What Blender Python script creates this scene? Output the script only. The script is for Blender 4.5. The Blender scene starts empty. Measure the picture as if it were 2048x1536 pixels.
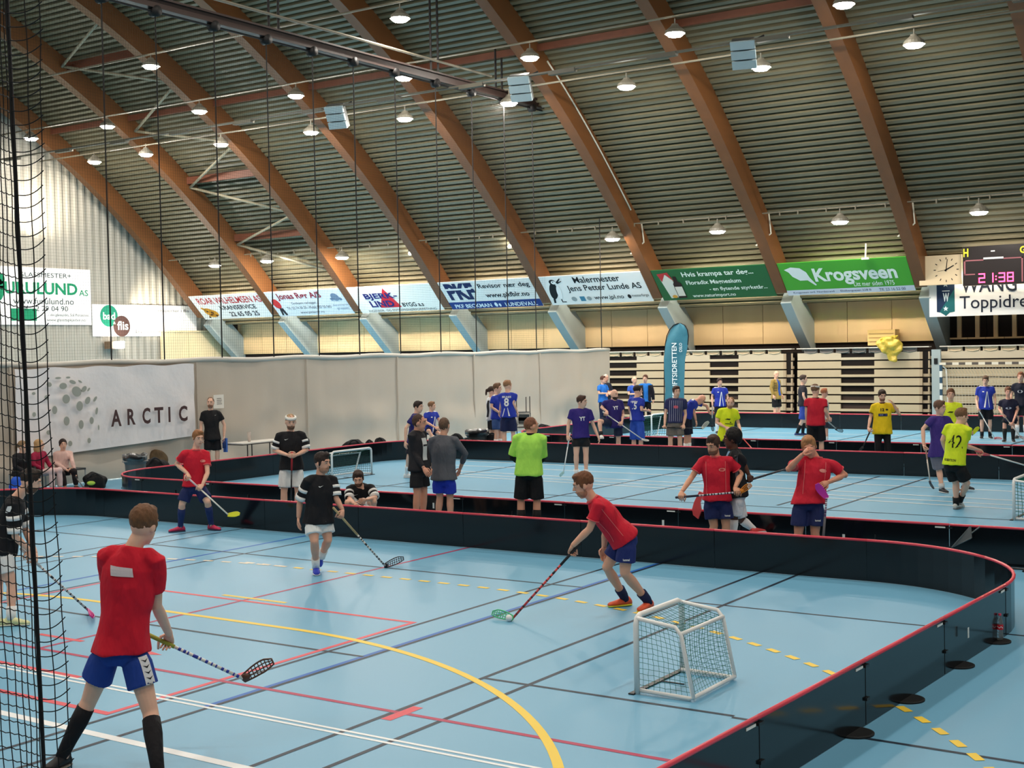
import bpy, bmesh, math, random
import numpy as np
from mathutils import Vector, Matrix, noise
from mathutils.bvhtree import BVHTree

scene = bpy.context.scene
COL = scene.collection
random.seed(7)

# ------------------------------------------------------------------ camera, world, exposure
EYE = 2.85
FPX = 2619.87
YAW, PITCH, ROLL = 0.594102709, -0.0276117, -0.0203205
def cam_axes():
    cy, sy = math.cos(YAW), math.sin(YAW)
    fw = np.array([-sy*math.cos(PITCH), cy*math.cos(PITCH), math.sin(PITCH)])
    rt = np.array([cy, sy, 0.0]); up = np.cross(rt, fw)
    r2 = math.cos(ROLL)*rt + math.sin(ROLL)*up
    return fw, r2, np.cross(r2, fw)
CF, CR, CU = cam_axes()
CP = np.array([0.0, 0.0, EYE])
cam_data = bpy.data.cameras.new('camera')
cam_data.sensor_width = 36.0
cam_data.lens = FPX/2048.0*36.0
cam_data.clip_end = 300.0
cam = bpy.data.objects.new('camera', cam_data)
COL.objects.link(cam)
M = Matrix(((CR[0], CU[0], -CF[0], CP[0]), (CR[1], CU[1], -CF[1], CP[1]), (CR[2], CU[2], -CF[2], CP[2]), (0, 0, 0, 1)))
cam.matrix_world = M
scene.camera = cam

world = bpy.data.worlds.new('hall_air')
scene.world = world
world.use_nodes = True
bg = world.node_tree.nodes['Background']
bg.inputs[0].default_value = (1.0, 0.95, 0.88, 1.0)
bg.inputs[1].default_value = 0.05
scene.view_settings.view_transform = 'Standard'
scene.view_settings.look = 'None'
scene.view_settings.gamma = 1.0
scene.view_settings.use_curve_mapping = False
scene.view_settings.exposure = 0.42
LAMP = 300.0          # radiance of the high bay lamps
LAMP_COL = (1.0, 0.93, 0.83)

# ------------------------------------------------------------------ where things stand: sight lines onto the real planes
def ray(x, y): return CF + CR*(x-1024)/FPX - CU*(y-768)/FPX
def gnd(x, y, z=0.0):
    d = ray(x, y); return CP + d*((z-EYE)/d[2])
def on_y(x, y, Y): d = ray(x, y); return CP + d*(Y/d[1])
def on_x(x, y, X): d = ray(x, y); return CP + d*(X/d[0])
def at_depth(x, y, D): return CP + ray(x, y)*D
def depth(p): return float((np.array(p)-CP) @ CF)
def proj(p):
    v = np.array(p, float)-CP; z = v @ CF
    return 1024+FPX*(v @ CR)/z, 768-FPX*(v @ CU)/z
def col_at(px, Y):
    """floor point at depth Y into the hall that is seen in picture column px"""
    lo, hi = 740.0, 3000.0
    for _ in range(60):
        m = (lo+hi)/2
        if gnd(px, m)[1] > Y: lo = m
        else: hi = m
    return gnd(px, m)
def on_x_floor(px, X):
    lo, hi = 740.0, 3000.0
    for _ in range(60):
        m = (lo+hi)/2
        if gnd(px, m)[0] < X: lo = m
        else: hi = m
    return gnd(px, m)
def V3(p): return np.array(p, float)
def unit(v):
    v = np.array(v, float); n = np.linalg.norm(v)
    return v/n if n > 1e-9 else v
UPV = np.array([0, 0, 1.0])

# ------------------------------------------------------------------ materials
_mats = {}
def lin(c):
    return tuple(((x/255.0)/12.92 if x/255.0 <= 0.04045 else ((x/255.0+0.055)/1.055)**2.4) for x in c)
def mat(key, rgb, rough=0.5, spec=0.5, metal=0.0, noise_amt=0.0, noise_scale=5.0, bump=0.0, bump_scale=20.0, bump_dist=0.01,
        emit=None, emit_s=0.0, alpha=1.0, transmission=0.0, coat=0.0, wave=None, stretch=None):
    """procedural principled material; rgb in sRGB 0..255"""
    if key in _mats: return _mats[key]
    m = bpy.data.materials.new(key); m.use_nodes = True
    nt = m.node_tree; b = nt.nodes['Principled BSDF']
    c = lin(rgb) if max(rgb) > 1.0 else tuple(rgb)
    b.inputs['Base Color'].default_value = (*c, 1)
    b.inputs['Roughness'].default_value = rough
    b.inputs['Specular IOR Level'].default_value = spec
    b.inputs['Metallic'].default_value = metal
    b.inputs['Transmission Weight'].default_value = transmission
    b.inputs['Coat Weight'].default_value = coat
    b.inputs['Alpha'].default_value = alpha
    if emit:
        b.inputs['Emission Color'].default_value = (*emit, 1); b.inputs['Emission Strength'].default_value = emit_s
    if noise_amt > 0 or bump > 0:
        tc = nt.nodes.new('ShaderNodeTexCoord'); src = tc.outputs['Object']
        if stretch:
            mp = nt.nodes.new('ShaderNodeMapping'); mp.inputs['Scale'].default_value = stretch
            nt.links.new(src, mp.inputs[0]); src = mp.outputs[0]
    if noise_amt > 0:
        n = nt.nodes.new('ShaderNodeTexNoise'); n.inputs['Scale'].default_value = noise_scale; n.inputs['Detail'].default_value = 4
        nt.links.new(src, n.inputs['Vector'])
        r = nt.nodes.new('ShaderNodeMix'); r.data_type = 'RGBA'
        r.inputs[6].default_value = (*[x*(1-noise_amt) for x in c], 1)
        r.inputs[7].default_value = (*[min(1, x*(1+noise_amt)) for x in c], 1)
        nt.links.new(n.outputs['Fac'], r.inputs[0]); nt.links.new(r.outputs[2], b.inputs['Base Color'])
    if bump > 0:
        n2 = nt.nodes.new('ShaderNodeTexNoise'); n2.inputs['Scale'].default_value = bump_scale; n2.inputs['Detail'].default_value = 3
        nt.links.new(src, n2.inputs['Vector'])
        bp = nt.nodes.new('ShaderNodeBump'); bp.inputs['Strength'].default_value = bump; bp.inputs['Distance'].default_value = bump_dist
        nt.links.new(n2.outputs['Fac'], bp.inputs['Height']); nt.links.new(bp.outputs[0], b.inputs['Normal'])
    _mats[key] = m
    return m
def cloth(rgb): return mat('cloth_%d_%d_%d' % rgb, rgb, 0.75, 0.25, noise_amt=0.13, noise_scale=9, bump=0.9, bump_scale=8, bump_dist=0.05, stretch=(1, 1, .45))
def skin(rgb): return mat('skin_%d_%d_%d' % rgb, rgb, 0.5, 0.4, noise_amt=0.07, noise_scale=14)
def plastic(rgb, r=0.4): return mat('plastic_%d_%d_%d' % rgb, rgb, r, 0.5, noise_amt=0.05, noise_scale=8)
def paint(rgb, r=0.5): return mat('paint_%d_%d_%d' % rgb, rgb, r, 0.4, noise_amt=0.06, noise_scale=3)
def ink(rgb): return mat('ink_%d_%d_%d' % rgb, rgb, 0.6, 0.2)
def hairm(rgb): return mat('hair_%d_%d_%d' % rgb, rgb, 0.6, 0.3, noise_amt=0.35, noise_scale=60, bump=0.8, bump_scale=90, bump_dist=0.01, stretch=(1, 1, .3))

# ------------------------------------------------------------------ mesh building
class MB:
    def __init__(s): s.v = []; s.f = []; s.m = []
    def add(s, verts, faces, mi=0):
        o = len(s.v); s.v.extend([tuple(map(float, p)) for p in verts])
        for f in faces: s.f.append(tuple(i+o for i in f)); s.m.append(mi)
    def quad(s, a, b, c, d, mi=0): s.add([a, b, c, d], [(0, 1, 2, 3)], mi)
    def box(s, c, sz, mi=0, ax=None):
        c = V3(c); X, Y, Z = (np.eye(3) if ax is None else [V3(a) for a in ax]); h = V3(sz)/2
        P = [c+X*h[0]*i+Y*h[1]*j+Z*h[2]*k for k in (-1, 1) for j in (-1, 1) for i in (-1, 1)]
        s.add(P, [(0, 2, 3, 1), (4, 5, 7, 6), (0, 1, 5, 4), (2, 6, 7, 3), (0, 4, 6, 2), (1, 3, 7, 5)], mi)
    def loft(s, C, U, W, A, B, n=12, mi=0, cap=True):
        vs = []
        for c, u, w, a, b in zip(C, U, W, A, B):
            for k in range(n):
                t = 2*math.pi*k/n; vs.append(V3(c)+V3(u)*a*math.cos(t)+V3(w)*b*math.sin(t))
        fs = []
        for i in range(len(C)-1):
            for k in range(n):
                k2 = (k+1) % n; fs.append((i*n+k, i*n+k2, (i+1)*n+k2, (i+1)*n+k))
        if cap:
            fs.append(tuple(range(n-1, -1, -1))); fs.append(tuple((len(C)-1)*n+k for k in range(n)))
        s.add(vs, fs, mi)
    def tube(s, pts, r, n=8, mi=0, cap=True):
        P = [V3(p) for p in pts]; m = len(P)
        R = r if hasattr(r, '__len__') else [r]*m
        T = [unit(P[min(i+1, m-1)]-P[max(i-1, 0)]) for i in range(m)]
        u = np.cross(T[0], UPV)
        if np.linalg.norm(u) < 0.1: u = np.cross(T[0], np.array([1.0, 0, 0]))
        u = unit(u); U = []; W = []
        for t in T:
            u = unit(u-t*(u @ t)); U.append(u); W.append(np.cross(t, u))
        s.loft(P, U, W, R, R, n, mi, cap)
    def ell(s, c, ax, nu=14, nv=9, mi=0):
        c = V3(c); X, Y, Z = [V3(a) for a in ax]; vs = [c-Z]; fs = []
        for i in range(1, nv):
            p = -math.pi/2+math.pi*i/nv
            for k in range(nu):
                t = 2*math.pi*k/nu
                vs.append(c+X*math.cos(p)*math.cos(t)+Y*math.cos(p)*math.sin(t)+Z*math.sin(p))
        vs.append(c+Z); last = len(vs)-1
        for k in range(nu):
            k2 = (k+1) % nu; fs.append((0, 1+k2, 1+k)); fs.append((last, 1+(nv-2)*nu+k, 1+(nv-2)*nu+k2))
            for i in range(nv-2):
                fs.append((1+i*nu+k, 1+i*nu+k2, 1+(i+1)*nu+k2, 1+(i+1)*nu+k))
        s.add(vs, fs, mi)
    def mesh(s, name):
        me = bpy.data.meshes.new(name); me.from_pydata(s.v, [], s.f); me.update(); return me
def link(name, me, mats, parent=None, smooth=False):
    if not isinstance(mats, (list, tuple)): mats = [mats]
    for m in mats: me.materials.append(m)
    if smooth:
        for p in me.polygons: p.use_smooth = True
    o = bpy.data.objects.new(name, me); COL.objects.link(o)
    if parent is not None:
        o.parent = parent
        o.matrix_parent_inverse = parent.matrix_basis.inverted()
    return o
def obj(name, mb, mats, parent=None, smooth=False):
    me = mb.mesh(name)
    if any(mb.m): me.polygons.foreach_set('material_index', mb.m)
    return link(name, me, mats, parent, smooth)
def tag(o, label, cat, group=None):
    o['label'] = label; o['category'] = cat
    if group: o['group'] = group
    return o
def struct(o, label=None):
    o['kind'] = 'structure'
    if label: o['label'] = label
    return o
def thing(name, label, cat, loc=(0, 0, 0), group=None):
    o = bpy.data.objects.new(name, None); o.empty_display_size = 0.1; o.location = tuple(map(float, loc)); COL.objects.link(o)
    return tag(o, label, cat, group)
def copy_thing(o, dx, label):
    c = o.copy(); COL.objects.link(c); c.location = Vector(o.location)+Vector(dx); c['label'] = label
    for ch in o.children:
        k = ch.copy(); COL.objects.link(k); k.parent = c; k.matrix_parent_inverse = ch.matrix_parent_inverse
        for g in ch.children:
            q = g.copy(); COL.objects.link(q); q.parent = k; q.matrix_parent_inverse = g.matrix_parent_inverse
    return c
def remeshed(mb, voxel, smooth=4, factor=0.5):
    me = mb.mesh('tmp'); o = bpy.data.objects.new('tmp', me); COL.objects.link(o)
    r = o.modifiers.new('r', 'REMESH'); r.mode = 'VOXEL'; r.voxel_size = voxel; r.use_smooth_shade = True
    if smooth:
        q = o.modifiers.new('s', 'SMOOTH'); q.iterations = smooth; q.factor = factor
    dg = bpy.context.evaluated_depsgraph_get()
    out = bpy.data.meshes.new_from_object(o.evaluated_get(dg))
    bpy.data.objects.remove(o); bpy.data.meshes.remove(me)
    return out
def wrinkle(me, amp, sc, seed=0.0, stretch=(1, 1, .5)):
    n = len(me.vertices); co = np.empty(n*3); me.vertices.foreach_get('co', co); co = co.reshape(n, 3)
    no = np.empty(n*3); me.vertex_normals.foreach_get('vector', no); no = no.reshape(n, 3)
    for i in range(n):
        p = co[i]; co[i] = p+no[i]*amp*noise.noise(Vector((p[0]*sc*stretch[0]+seed, p[1]*sc*stretch[1], p[2]*sc*stretch[2])))
    me.vertices.foreach_set('co', co.ravel()); me.update()

# ------------------------------------------------------------------ lettering
_text_cache = {}
def text_geo(s, bold=0.0, shear=0.0):
    key = (s, bold, shear)
    if key in _text_cache: return _text_cache[key]
    cu = bpy.data.curves.new('t', 'FONT'); cu.body = s; cu.size = 1.0; cu.offset = bold; cu.shear = shear; cu.resolution_u = 3
    o = bpy.data.objects.new('t', cu); COL.objects.link(o)
    dg = bpy.context.evaluated_depsgraph_get()
    me = bpy.data.meshes.new_from_object(o.evaluated_get(dg))
    V = np.array([v.co[:] for v in me.vertices]); F = [tuple(p.vertices) for p in me.polygons]
    bpy.data.objects.remove(o); bpy.data.curves.remove(cu); bpy.data.meshes.remove(me)
    V = V[:, :2]; lo = V.min(0); hi = V.max(0); V = (V-lo)/(hi-lo)
    _text_cache[key] = (V, F, (hi-lo))
    return _text_cache[key]
class Sheet:
    """a flat printed face: origin at its top-left corner, u to the right, v down, n towards the reader"""
    def __init__(s, o, u, v, w, h):
        s.o = V3(o); s.u = unit(u); s.v = unit(v); s.w = w; s.h = h; s.n = unit(np.cross(s.v, s.u))
        if s.n @ (CP-s.o) < 0: s.n = -s.n
    def p(s, x, y, lift=0.006): return s.o+s.u*x*s.w+s.v*y*s.h+s.n*lift
    def text(s, mb, st, x0, y0, x1, y1, bold=0.0, shear=0.0, mi=0, lift=0.006):
        V, F, _ = text_geo(st, bold, shear)
        mb.add([s.p(x0+(x1-x0)*a, y1-(y1-y0)*b, lift) for a, b in V], F, mi)
    def poly(s, mb, pts, mi=0, lift=0.006): mb.add([s.p(x, y, lift) for x, y in pts], [tuple(range(len(pts)))], mi)
    def rect(s, mb, x0, y0, x1, y1, mi=0, lift=0.006): s.poly(mb, [(x0, y0), (x1, y0), (x1, y1), (x0, y1)], mi, lift)
    def disc(s, mb, x, y, rx, ry=None, mi=0, lift=0.006, n=24, rot=0.0):
        """rx, ry in units of the sheet height"""
        ry = rx if ry is None else ry; k = s.h/s.w; P = []
        for i in range(n):
            t = 2*math.pi*i/n; a, b = rx*math.cos(t), ry*math.sin(t)
            P.append((x+(a*math.cos(rot)-b*math.sin(rot))*k, y+a*math.sin(rot)+b*math.cos(rot)))
        s.poly(mb, P, mi, lift)
    def panel(s, mb, th=0.03, mi=0):
        c = s.o+s.u*s.w/2+s.v*s.h/2-s.n*th/2; mb.box(c, (s.w, s.h, th), mi, (s.u, s.v, s.n))
def lettering(sheet, parent, rgb, items, lift=0.006, name='lettering'):
    """items: (string, x0, y0, x1, y1[, bold[, shear]]) or ('#r', ...) rect, ('#p', pts), ('#d', x, y, rx[, ry, rot])"""
    mb = MB()
    for it in items:
        if it[0] == '#r': sheet.rect(mb, *it[1:], lift=lift)
        elif it[0] == '#p': sheet.poly(mb, it[1], lift=lift)
        elif it[0] == '#d': sheet.disc(mb, it[1], it[2], it[3], it[4] if len(it) > 4 else None, lift=lift, rot=it[5] if len(it) > 5 else 0)
        else: sheet.text(mb, it[0], *it[1:5], bold=it[5] if len(it) > 5 else 0.0, shear=it[6] if len(it) > 6 else 0.0, lift=lift)
    return obj(name, mb, ink(rgb), parent)
def lettering_label(sheet, parent, rgb, items, label, lift=0.006, name='lettering'):
    o = lettering(sheet, parent, rgb, items, lift, name); o['label'] = label; return o
ORD = ['first', 'second', 'third', 'fourth', 'fifth', 'sixth', 'seventh', 'eighth', 'ninth', 'tenth', 'eleventh', 'twelfth', 'thirteenth']
# ------------------------------------------------------------------ roof shape (inner edge of the arches) in the plane of an arch: (Y, Z)
HALF = [(16, 18.35), (20, 18.05), (24, 17.2), (27, 16.25), (29.75, 15.25), (32, 14.2), (34, 13.1), (36, 11.87), (38, 10.5), (40, 8.9), (42, 7.12), (43.3, 5.85), (44.5, 4.62), (45.6, 3.6), (46.7, 2.66), (47.6, 1.9)]
INNER = [(32-y, z) for y, z in reversed(HALF[1:])]+HALF
def resample(pts, step=0.5):
    out = []; P = [np.array(p, float) for p in pts]
    for i in range(len(P)-1):     # Catmull-Rom through the measured points
        a, b, c, d = P[max(i-1, 0)], P[i], P[i+1], P[min(i+2, len(P)-1)]
        n = max(2, int(np.linalg.norm(c-b)/step))
        for k in range(n):
            t = k/n; out.append(0.5*((2*b)+(-a+c)*t+(2*a-5*b+4*c-d)*t*t+(-a+3*b-3*c+d)*t**3))
    out.append(P[-1]); return np.array(out)
INN = resample(INNER)
def offset(pl, d):
    T = np.gradient(pl, axis=0); T /= np.linalg.norm(T, axis=1)[:, None]
    return pl+np.stack([-T[:, 1], T[:, 0]], 1)*d
OUT = offset(INN, 0.78)
ROOF = OUT[(OUT[:, 1] > 3.80)]
def roof_z(y): return float(np.interp(y, ROOF[:, 0], ROOF[:, 1]))
def inner_z(y): return float(np.interp(y, INN[:, 0], INN[:, 1]))
WL, WR, WF, WB = -49.3, 20.0, -15.6, 47.15
ARCH_X = [-48.5+5*i for i in range(14)]     # left faces of the arches
AW = 0.40

# ------------------------------------------------------------------ floor with its printed court lines (one mesh)
flo = MB(); flo.box(((WL+WR)/2, (WF+WB)/2, -0.1), (WR-WL, WB-WF, 0.2), 0)
BLK, RED, BLU, YEL, WHT, CRM, PAL = 1, 2, 3, 4, 5, 6, 7
_lz = [0.0016]
def fpoly(pts, mi):
    _lz[0] += 0.00001; flo.add([(x, y, _lz[0]) for x, y in pts], [tuple(range(len(pts)))], mi)
def lx(y, x0, x1, w, mi): fpoly([(x0, y-w/2), (x1, y-w/2), (x1, y+w/2), (x0, y+w/2)], mi)
def ly(x, y0, y1, w, mi): fpoly([(x-w/2, y0), (x+w/2, y0), (x+w/2, y1), (x-w/2, y1)], mi)
def arc(cx, cy, r, a0, a1, w, mi, n=40):
    for i in range(n):
        t0, t1 = a0+(a1-a0)*i/n, a0+(a1-a0)*(i+1)/n
        fpoly([(cx+(r+s)*math.cos(t), cy+(r+s)*math.sin(t)) for t, s in ((t0, -w/2), (t1, -w/2), (t1, w/2), (t0, w/2))], mi)
for x in (-8.42, -6.55, -6.08, -13.58, -15.56, -16.02, -18.6): ly(x, 1.5, 15.3, 0.045, BLK)
ly(-7.94, 1.5, 15.3, 0.045, BLK); ly(-7.99, 7.3, 15.3, 0.05, BLU); ly(-14.03, 7.3, 15.3, 0.06, BLU)
lx(13.22, -16.02, -7.98, .045, BLK); lx(13.02, -6.55, 8, .045, BLK); lx(9.25, -13.6, -7.98, .045, BLK); lx(9.16, -6.55, -4.2, .045, BLK)
fpoly([(-4.2, 9.1), (-4.2, 9.145), (9, 8.97), (9, 8.925)], BLK)
lx(13.42, -18.6, -16.05, .04, BLK)
ly(-8.52, 6.73, 10.7, .06, RED); lx(10.68, -13.5, -8.49, .06, RED); lx(6.76, -13.5, -8.49, .07, RED); ly(-13.5, 6.73, 10.7, .05, RED)
lx(7.95, -18, 8, .055, CRM); ly(-11.03, 7.95, 15.3, .05, CRM); ly(-6.47, 7.74, 8.15, .1, RED)
lx(7.40, -12.3, -9.7, .08, RED); lx(8.37, -11.6, -10.9, .06, RED); fpoly([(-9.98, 8.42), (-9.72, 8.36), (-9.98, 8.26)], RED)
lx(7.36, -14, 1, .035, WHT); lx(7.285, -14, 1, .035, WHT); lx(6.34, -14, 1, .085, WHT)
lx(10.83, -11.5, -10.48, .06, YEL)
lx(9.83, -12.5, -9.5, .075, YEL); arc(-9.5, 3.83, 6.0, 0, math.pi/2, .075, YEL); arc(-12.5, 3.83, 6.0, math.pi/2, math.pi, .075, YEL)
R9 = 8.84
for k in range(90):
    s = -2.0+k*0.30; L0, L1 = s, s+.16
    if L1 < 1.5: fpoly([(-11+L0, 3.83+R9-.035), (-11+L1, 3.83+R9-.035), (-11+L1, 3.83+R9+.035), (-11+L0, 3.83+R9+.035)], YEL if k > 2 else PAL)
    else:
        a0 = math.pi/2-(L0-1.5)/R9; a1 = math.pi/2-(L1-1.5)/R9
        if a1 > 0.3: arc(-9.5, 3.83, R9, a1, a0, .07, YEL, 2)
for k in range(1, 24):
    a0 = math.pi/2+k*0.30/R9; arc(-12.5+.5, 3.83, R9, a0, a0+.16/R9, .06, PAL, 2)
for x0, x1, y0, y1 in ((-20.5, 0, 26.85, 26.2), (-20, 0, 25.8, 25.0), (-19, 0, 24.6, 23.5), (-19, 0, 24.1, 22.75), (-18, 0, 23.6, 22.2)):
    fpoly([(x0, y0-.03), (x1, y1-.03), (x1, y1+.03), (x0, y0+.03)], WHT)
for y in (21.25, 20.3): lx(y, -19, 4, .035, BLK)
for x in (-17.6, -13.3, -8.0, -12.0, -4.5): ly(x, 17, 27, .05, BLK)
ly(-8.98, 21.5, 27, .05, BLK)
for y in (31.6, 33.0, 34.2, 35.6, 37.2, 38.8): lx(y, -20.5, 4, .06, WHT)
for x in (-17.6, -13.3, -12.0, -8.5): ly(x, 30.2, 41, .05, BLK)
FLOOR = mat('sports_floor', (108, 169, 201), rough=0.45, spec=0.45, noise_amt=0.05, noise_scale=0.45)
def linem(k, c): return mat(k, c, rough=0.5, spec=0.3, noise_amt=.04, noise_scale=2)
floor = struct(obj('floor', flo, [FLOOR, linem('line_black', (20, 38, 56)), linem('line_red', (222, 78, 90)), linem('line_blue', (34, 104, 190)), linem('line_yellow', (244, 208, 70)),
    linem('line_white', (240, 242, 242)), linem('line_crimson', (176, 44, 84)), linem('line_cream', (244, 226, 200))]), 'light blue sports hall floor with coloured court lines')

# ------------------------------------------------------------------ corrugated roof, real ribs
rf = MB(); prof = []
d = np.concatenate([[0], np.cumsum(np.linalg.norm(np.diff(ROOF, axis=0), axis=1))])
T = np.gradient(ROOF, axis=0); T /= np.linalg.norm(T, axis=1)[:, None]; N = np.stack([-T[:, 1], T[:, 0]], 1)
s = 0.0; PITCHR = 0.255
while s < d[-1]-PITCHR*.5:
    for f, h in ((0.0, 0.0), (0.46, 0.0), (0.58, 0.12), (0.88, 0.12)):
        q = s+f*PITCHR
        y = np.interp(q, d, ROOF[:, 0]); z = np.interp(q, d, ROOF[:, 1]); nx = np.interp(q, d, N[:, 0]); nz = np.interp(q, d, N[:, 1])
        prof.append((y+nx*h, z+nz*h))
    s += PITCHR
x0r, x1r = WL-.2, WR+.2
vs = [(x, y, z) for y, z in prof for x in (x0r, x1r)]
rf.add(vs, [(2*i, 2*i+1, 2*i+3, 2*i+2) for i in range(len(prof)-1)])
ROOFM = mat('roof_sheet', (106, 99, 77), rough=0.42, spec=0.5, noise_amt=0.12, noise_scale=1.3)
struct(obj('ceiling', rf, ROOFM), 'ribbed metal roof underside running the length of the hall')

# ------------------------------------------------------------------ walls
def ribbed_gable(x, sgn):
    mb = MB(); top = OUT[OUT[:, 1] > 0.0]; ys = np.arange(top[0, 0], top[-1, 0], 0.1)
    for i, y in enumerate(ys[:-1]):
        dd = (0.0, 0.0, 0.05, 0.05)[i % 4]; de = (0.0, 0.0, 0.05, 0.05)[(i+1) % 4]
        z0 = np.interp(y, top[:, 0], top[:, 1]); z1 = np.interp(ys[i+1], top[:, 0], top[:, 1])
        mb.quad((x+sgn*dd, y, 0), (x+sgn*de, ys[i+1], 0), (x+sgn*de, ys[i+1], z1), (x+sgn*dd, y, z0))
    return mb
GAB = mat('gable_sheet', (158, 153, 142), rough=0.45, spec=0.4, noise_amt=0.05, noise_scale=.6)
struct(obj('wall_left', ribbed_gable(WL, 1), GAB), 'white ribbed gable wall behind the grey curtain')
struct(obj('wall_right', ribbed_gable(WR, -1), GAB))
PANEL = mat('ply_panel', (226, 194, 148), rough=0.5, spec=0.3, noise_amt=0.12, noise_scale=1.2, stretch=(1, 1, .2))
wb = MB()
for i in range(len(ARCH_X)-1):
    for k in range(3):
        w = 5.0/3; x = ARCH_X[i]+k*w; wb.box((x+w/2, WB+.06, 3.55), (w-.02, .12, 1.5), 0 if i != 7 else 1)
wb.box(((WL+WR)/2, WB+.14, 2.6), (WR-WL, .06, 5.2), 1)
for k in range(7):
    x = ARCH_X[7]+.75+k*.62; wb.box((x, WB-.05, 3.35), (.14, .12, 1.0), 0); wb.box((x, WB-.1, 2.86), (.6, .2, .06), 0)
struct(obj('wall_back', wb, [PANEL, mat('gap_dark', (38, 30, 26), .8, .2)]), 'long wall of plywood panels between the column feet')
wf = MB(); wf.box(((WL+WR)/2, WF+.0, 2.5), (WR-WL, .12, 5.0))
struct(obj('wall_front', wf, PANEL))
# lower gable: ply panels and rail
gp = MB()
yg = on_x(318, 690, WL)[1]
for k in range(5): gp.box((WL+.12, yg+k*1.72+.86, 3.15), (.08, 1.69, 1.5))
gp.box((WL+.14, yg+4.3, 3.97), (.1, 8.6, .10))
struct(obj('trim_1', gp, mat('gable_panel', (222, 204, 164), .5, .3, noise_amt=.06, noise_scale=1)), 'cream panels along the foot of the gable wall')

# ------------------------------------------------------------------ arches: glulam rib on a grey steel foot
WOOD = mat('glulam', (106, 66, 34), rough=0.48, spec=0.35, noise_amt=0.22, noise_scale=3.0, bump=.15, bump_scale=30, stretch=(1, .25, 1))
STEEL = mat('foot_steel', (158, 170, 172), rough=0.5, spec=0.4, noise_amt=.07, noise_scale=2)
def arch_mesh(pl, dep, w, x):
    inn = pl; out = offset(pl, dep); mb = MB(); n = len(inn); vs = []
    for a, b in zip(inn, out): vs += [(x, a[0], a[1]), (x+w, a[0], a[1]), (x+w, b[0], b[1]), (x, b[0], b[1])]
    fs = []
    for i in range(n-1):
        for k in range(4): fs.append((i*4+k, i*4+(k+1) % 4, (i+1)*4+(k+1) % 4, (i+1)*4+k))
    fs += [(3, 2, 1, 0), tuple((n-1)*4+k for k in range(4))]
    mb.add(vs, fs); return mb
ribm = INN[(INN[:, 1] > 4.5)]
legm = [INN[(INN[:, 1] <= 4.56) & (INN[:, 0] > 16)], INN[(INN[:, 1] <= 4.56) & (INN[:, 0] < 16)]]
footm = arch_mesh(legm[0], 1.05, AW, 0).mesh('steel_foot'); 
ribmesh = arch_mesh(ribm, .80, AW, 0).mesh('timber_rib')
for me in (ribmesh,): me.materials.append(WOOD)
footm.materials.append(STEEL)
footm2 = arch_mesh(legm[1], 1.05, AW, 0).mesh('steel_foot'); footm2.materials.append(STEEL)
for i, x in enumerate(ARCH_X):
    a = thing('roof_arch', 'brown glulam roof arch on a grey steel foot, %s from the white gable wall' % ORD[min(i, 12)], 'arch', (x, 47, 0), 'brown roof arches')
    if i > 9: a['label'] = 'brown glulam roof arch on a grey foot past the scoreboard, counted %d from the gable' % (i+1)
    for nm, me in (('timber_rib', ribmesh), ('steel_foot', footm), ('steel_foot', footm2)):
        o = bpy.data.objects.new(nm, me); COL.objects.link(o); o.parent = a; o.matrix_parent_inverse = a.matrix_basis.inverted(); o.location = (x, 0, 0)
    if 5 <= i <= 8:   # white conduit clipped to the far side of some ribs
        mb = MB(); q = [(x+AW+.03, yy, inner_z(yy)+.75) for yy in np.arange(36.6, 42.6, .5)]
        if i == 5: mb.tube(q, .03, 6)
        mb.tube([(x+AW+.03, 42.9, inner_z(42.9)+1.1), (x+AW+.06, 43.0, inner_z(43)+.5), (x-.1, 43.0, inner_z(43.0)+.1)], .03, 6)
        obj('conduit', mb, paint((200, 196, 180)), a, True)

# purlins and wind bracing between the ribs
BRN = mat('purlin_wood', (104, 60, 42), .5, .3, noise_amt=.2, noise_scale=3)
def bay_beam(nm, lab, i0, i1, y, drop, h, m):
    z = roof_z(y)-drop; mb = MB(); mb.box(((ARCH_X[i0]+AW+ARCH_X[i1])/2, y, z), (ARCH_X[i1]-ARCH_X[i0]-AW, .12, h))
    tag(obj(nm, mb, m), lab, 'beam', 'roof purlins')
for i in range(9): bay_beam('purlin', 'thin brown purlin high under the roof, in the %s bay from the gable' % ORD[i], i, i+1, 36.1, .16, .22, BRN)
for j, (y, zz) in enumerate(((33.2, 'upper'), (39.2, 'middle'), (41.9, 'lowest'))):
    bay_beam('purlin', '%s short brown purlin across the braced bay with crossed rods' % zz, 1, 2, y, .25, .3, BRN)
zig = [(2, 31.2), (1, 32.9), (2, 34.6), (1, 36.4), (2, 37.6), (1, 39.3), (2, 40.9), (1, 42.0), (2, 43.5)]
for k in range(len(zig)-1):
    a, b = zig[k], zig[k+1]
    def nd(q): return (ARCH_X[q[0]]+(AW+.02 if q[0] == 1 else -.02), q[1], roof_z(q[1])-.45)
    mb = MB(); mb.tube([nd(a), nd(b)], .055, 8)
    tag(obj('bracing_rod', mb, paint((150, 142, 120)), None, True), 'pale steel wind brace in the zigzag near the gable, %s from the top' % ORD[k], 'brace', 'zigzag roof braces')

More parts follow.
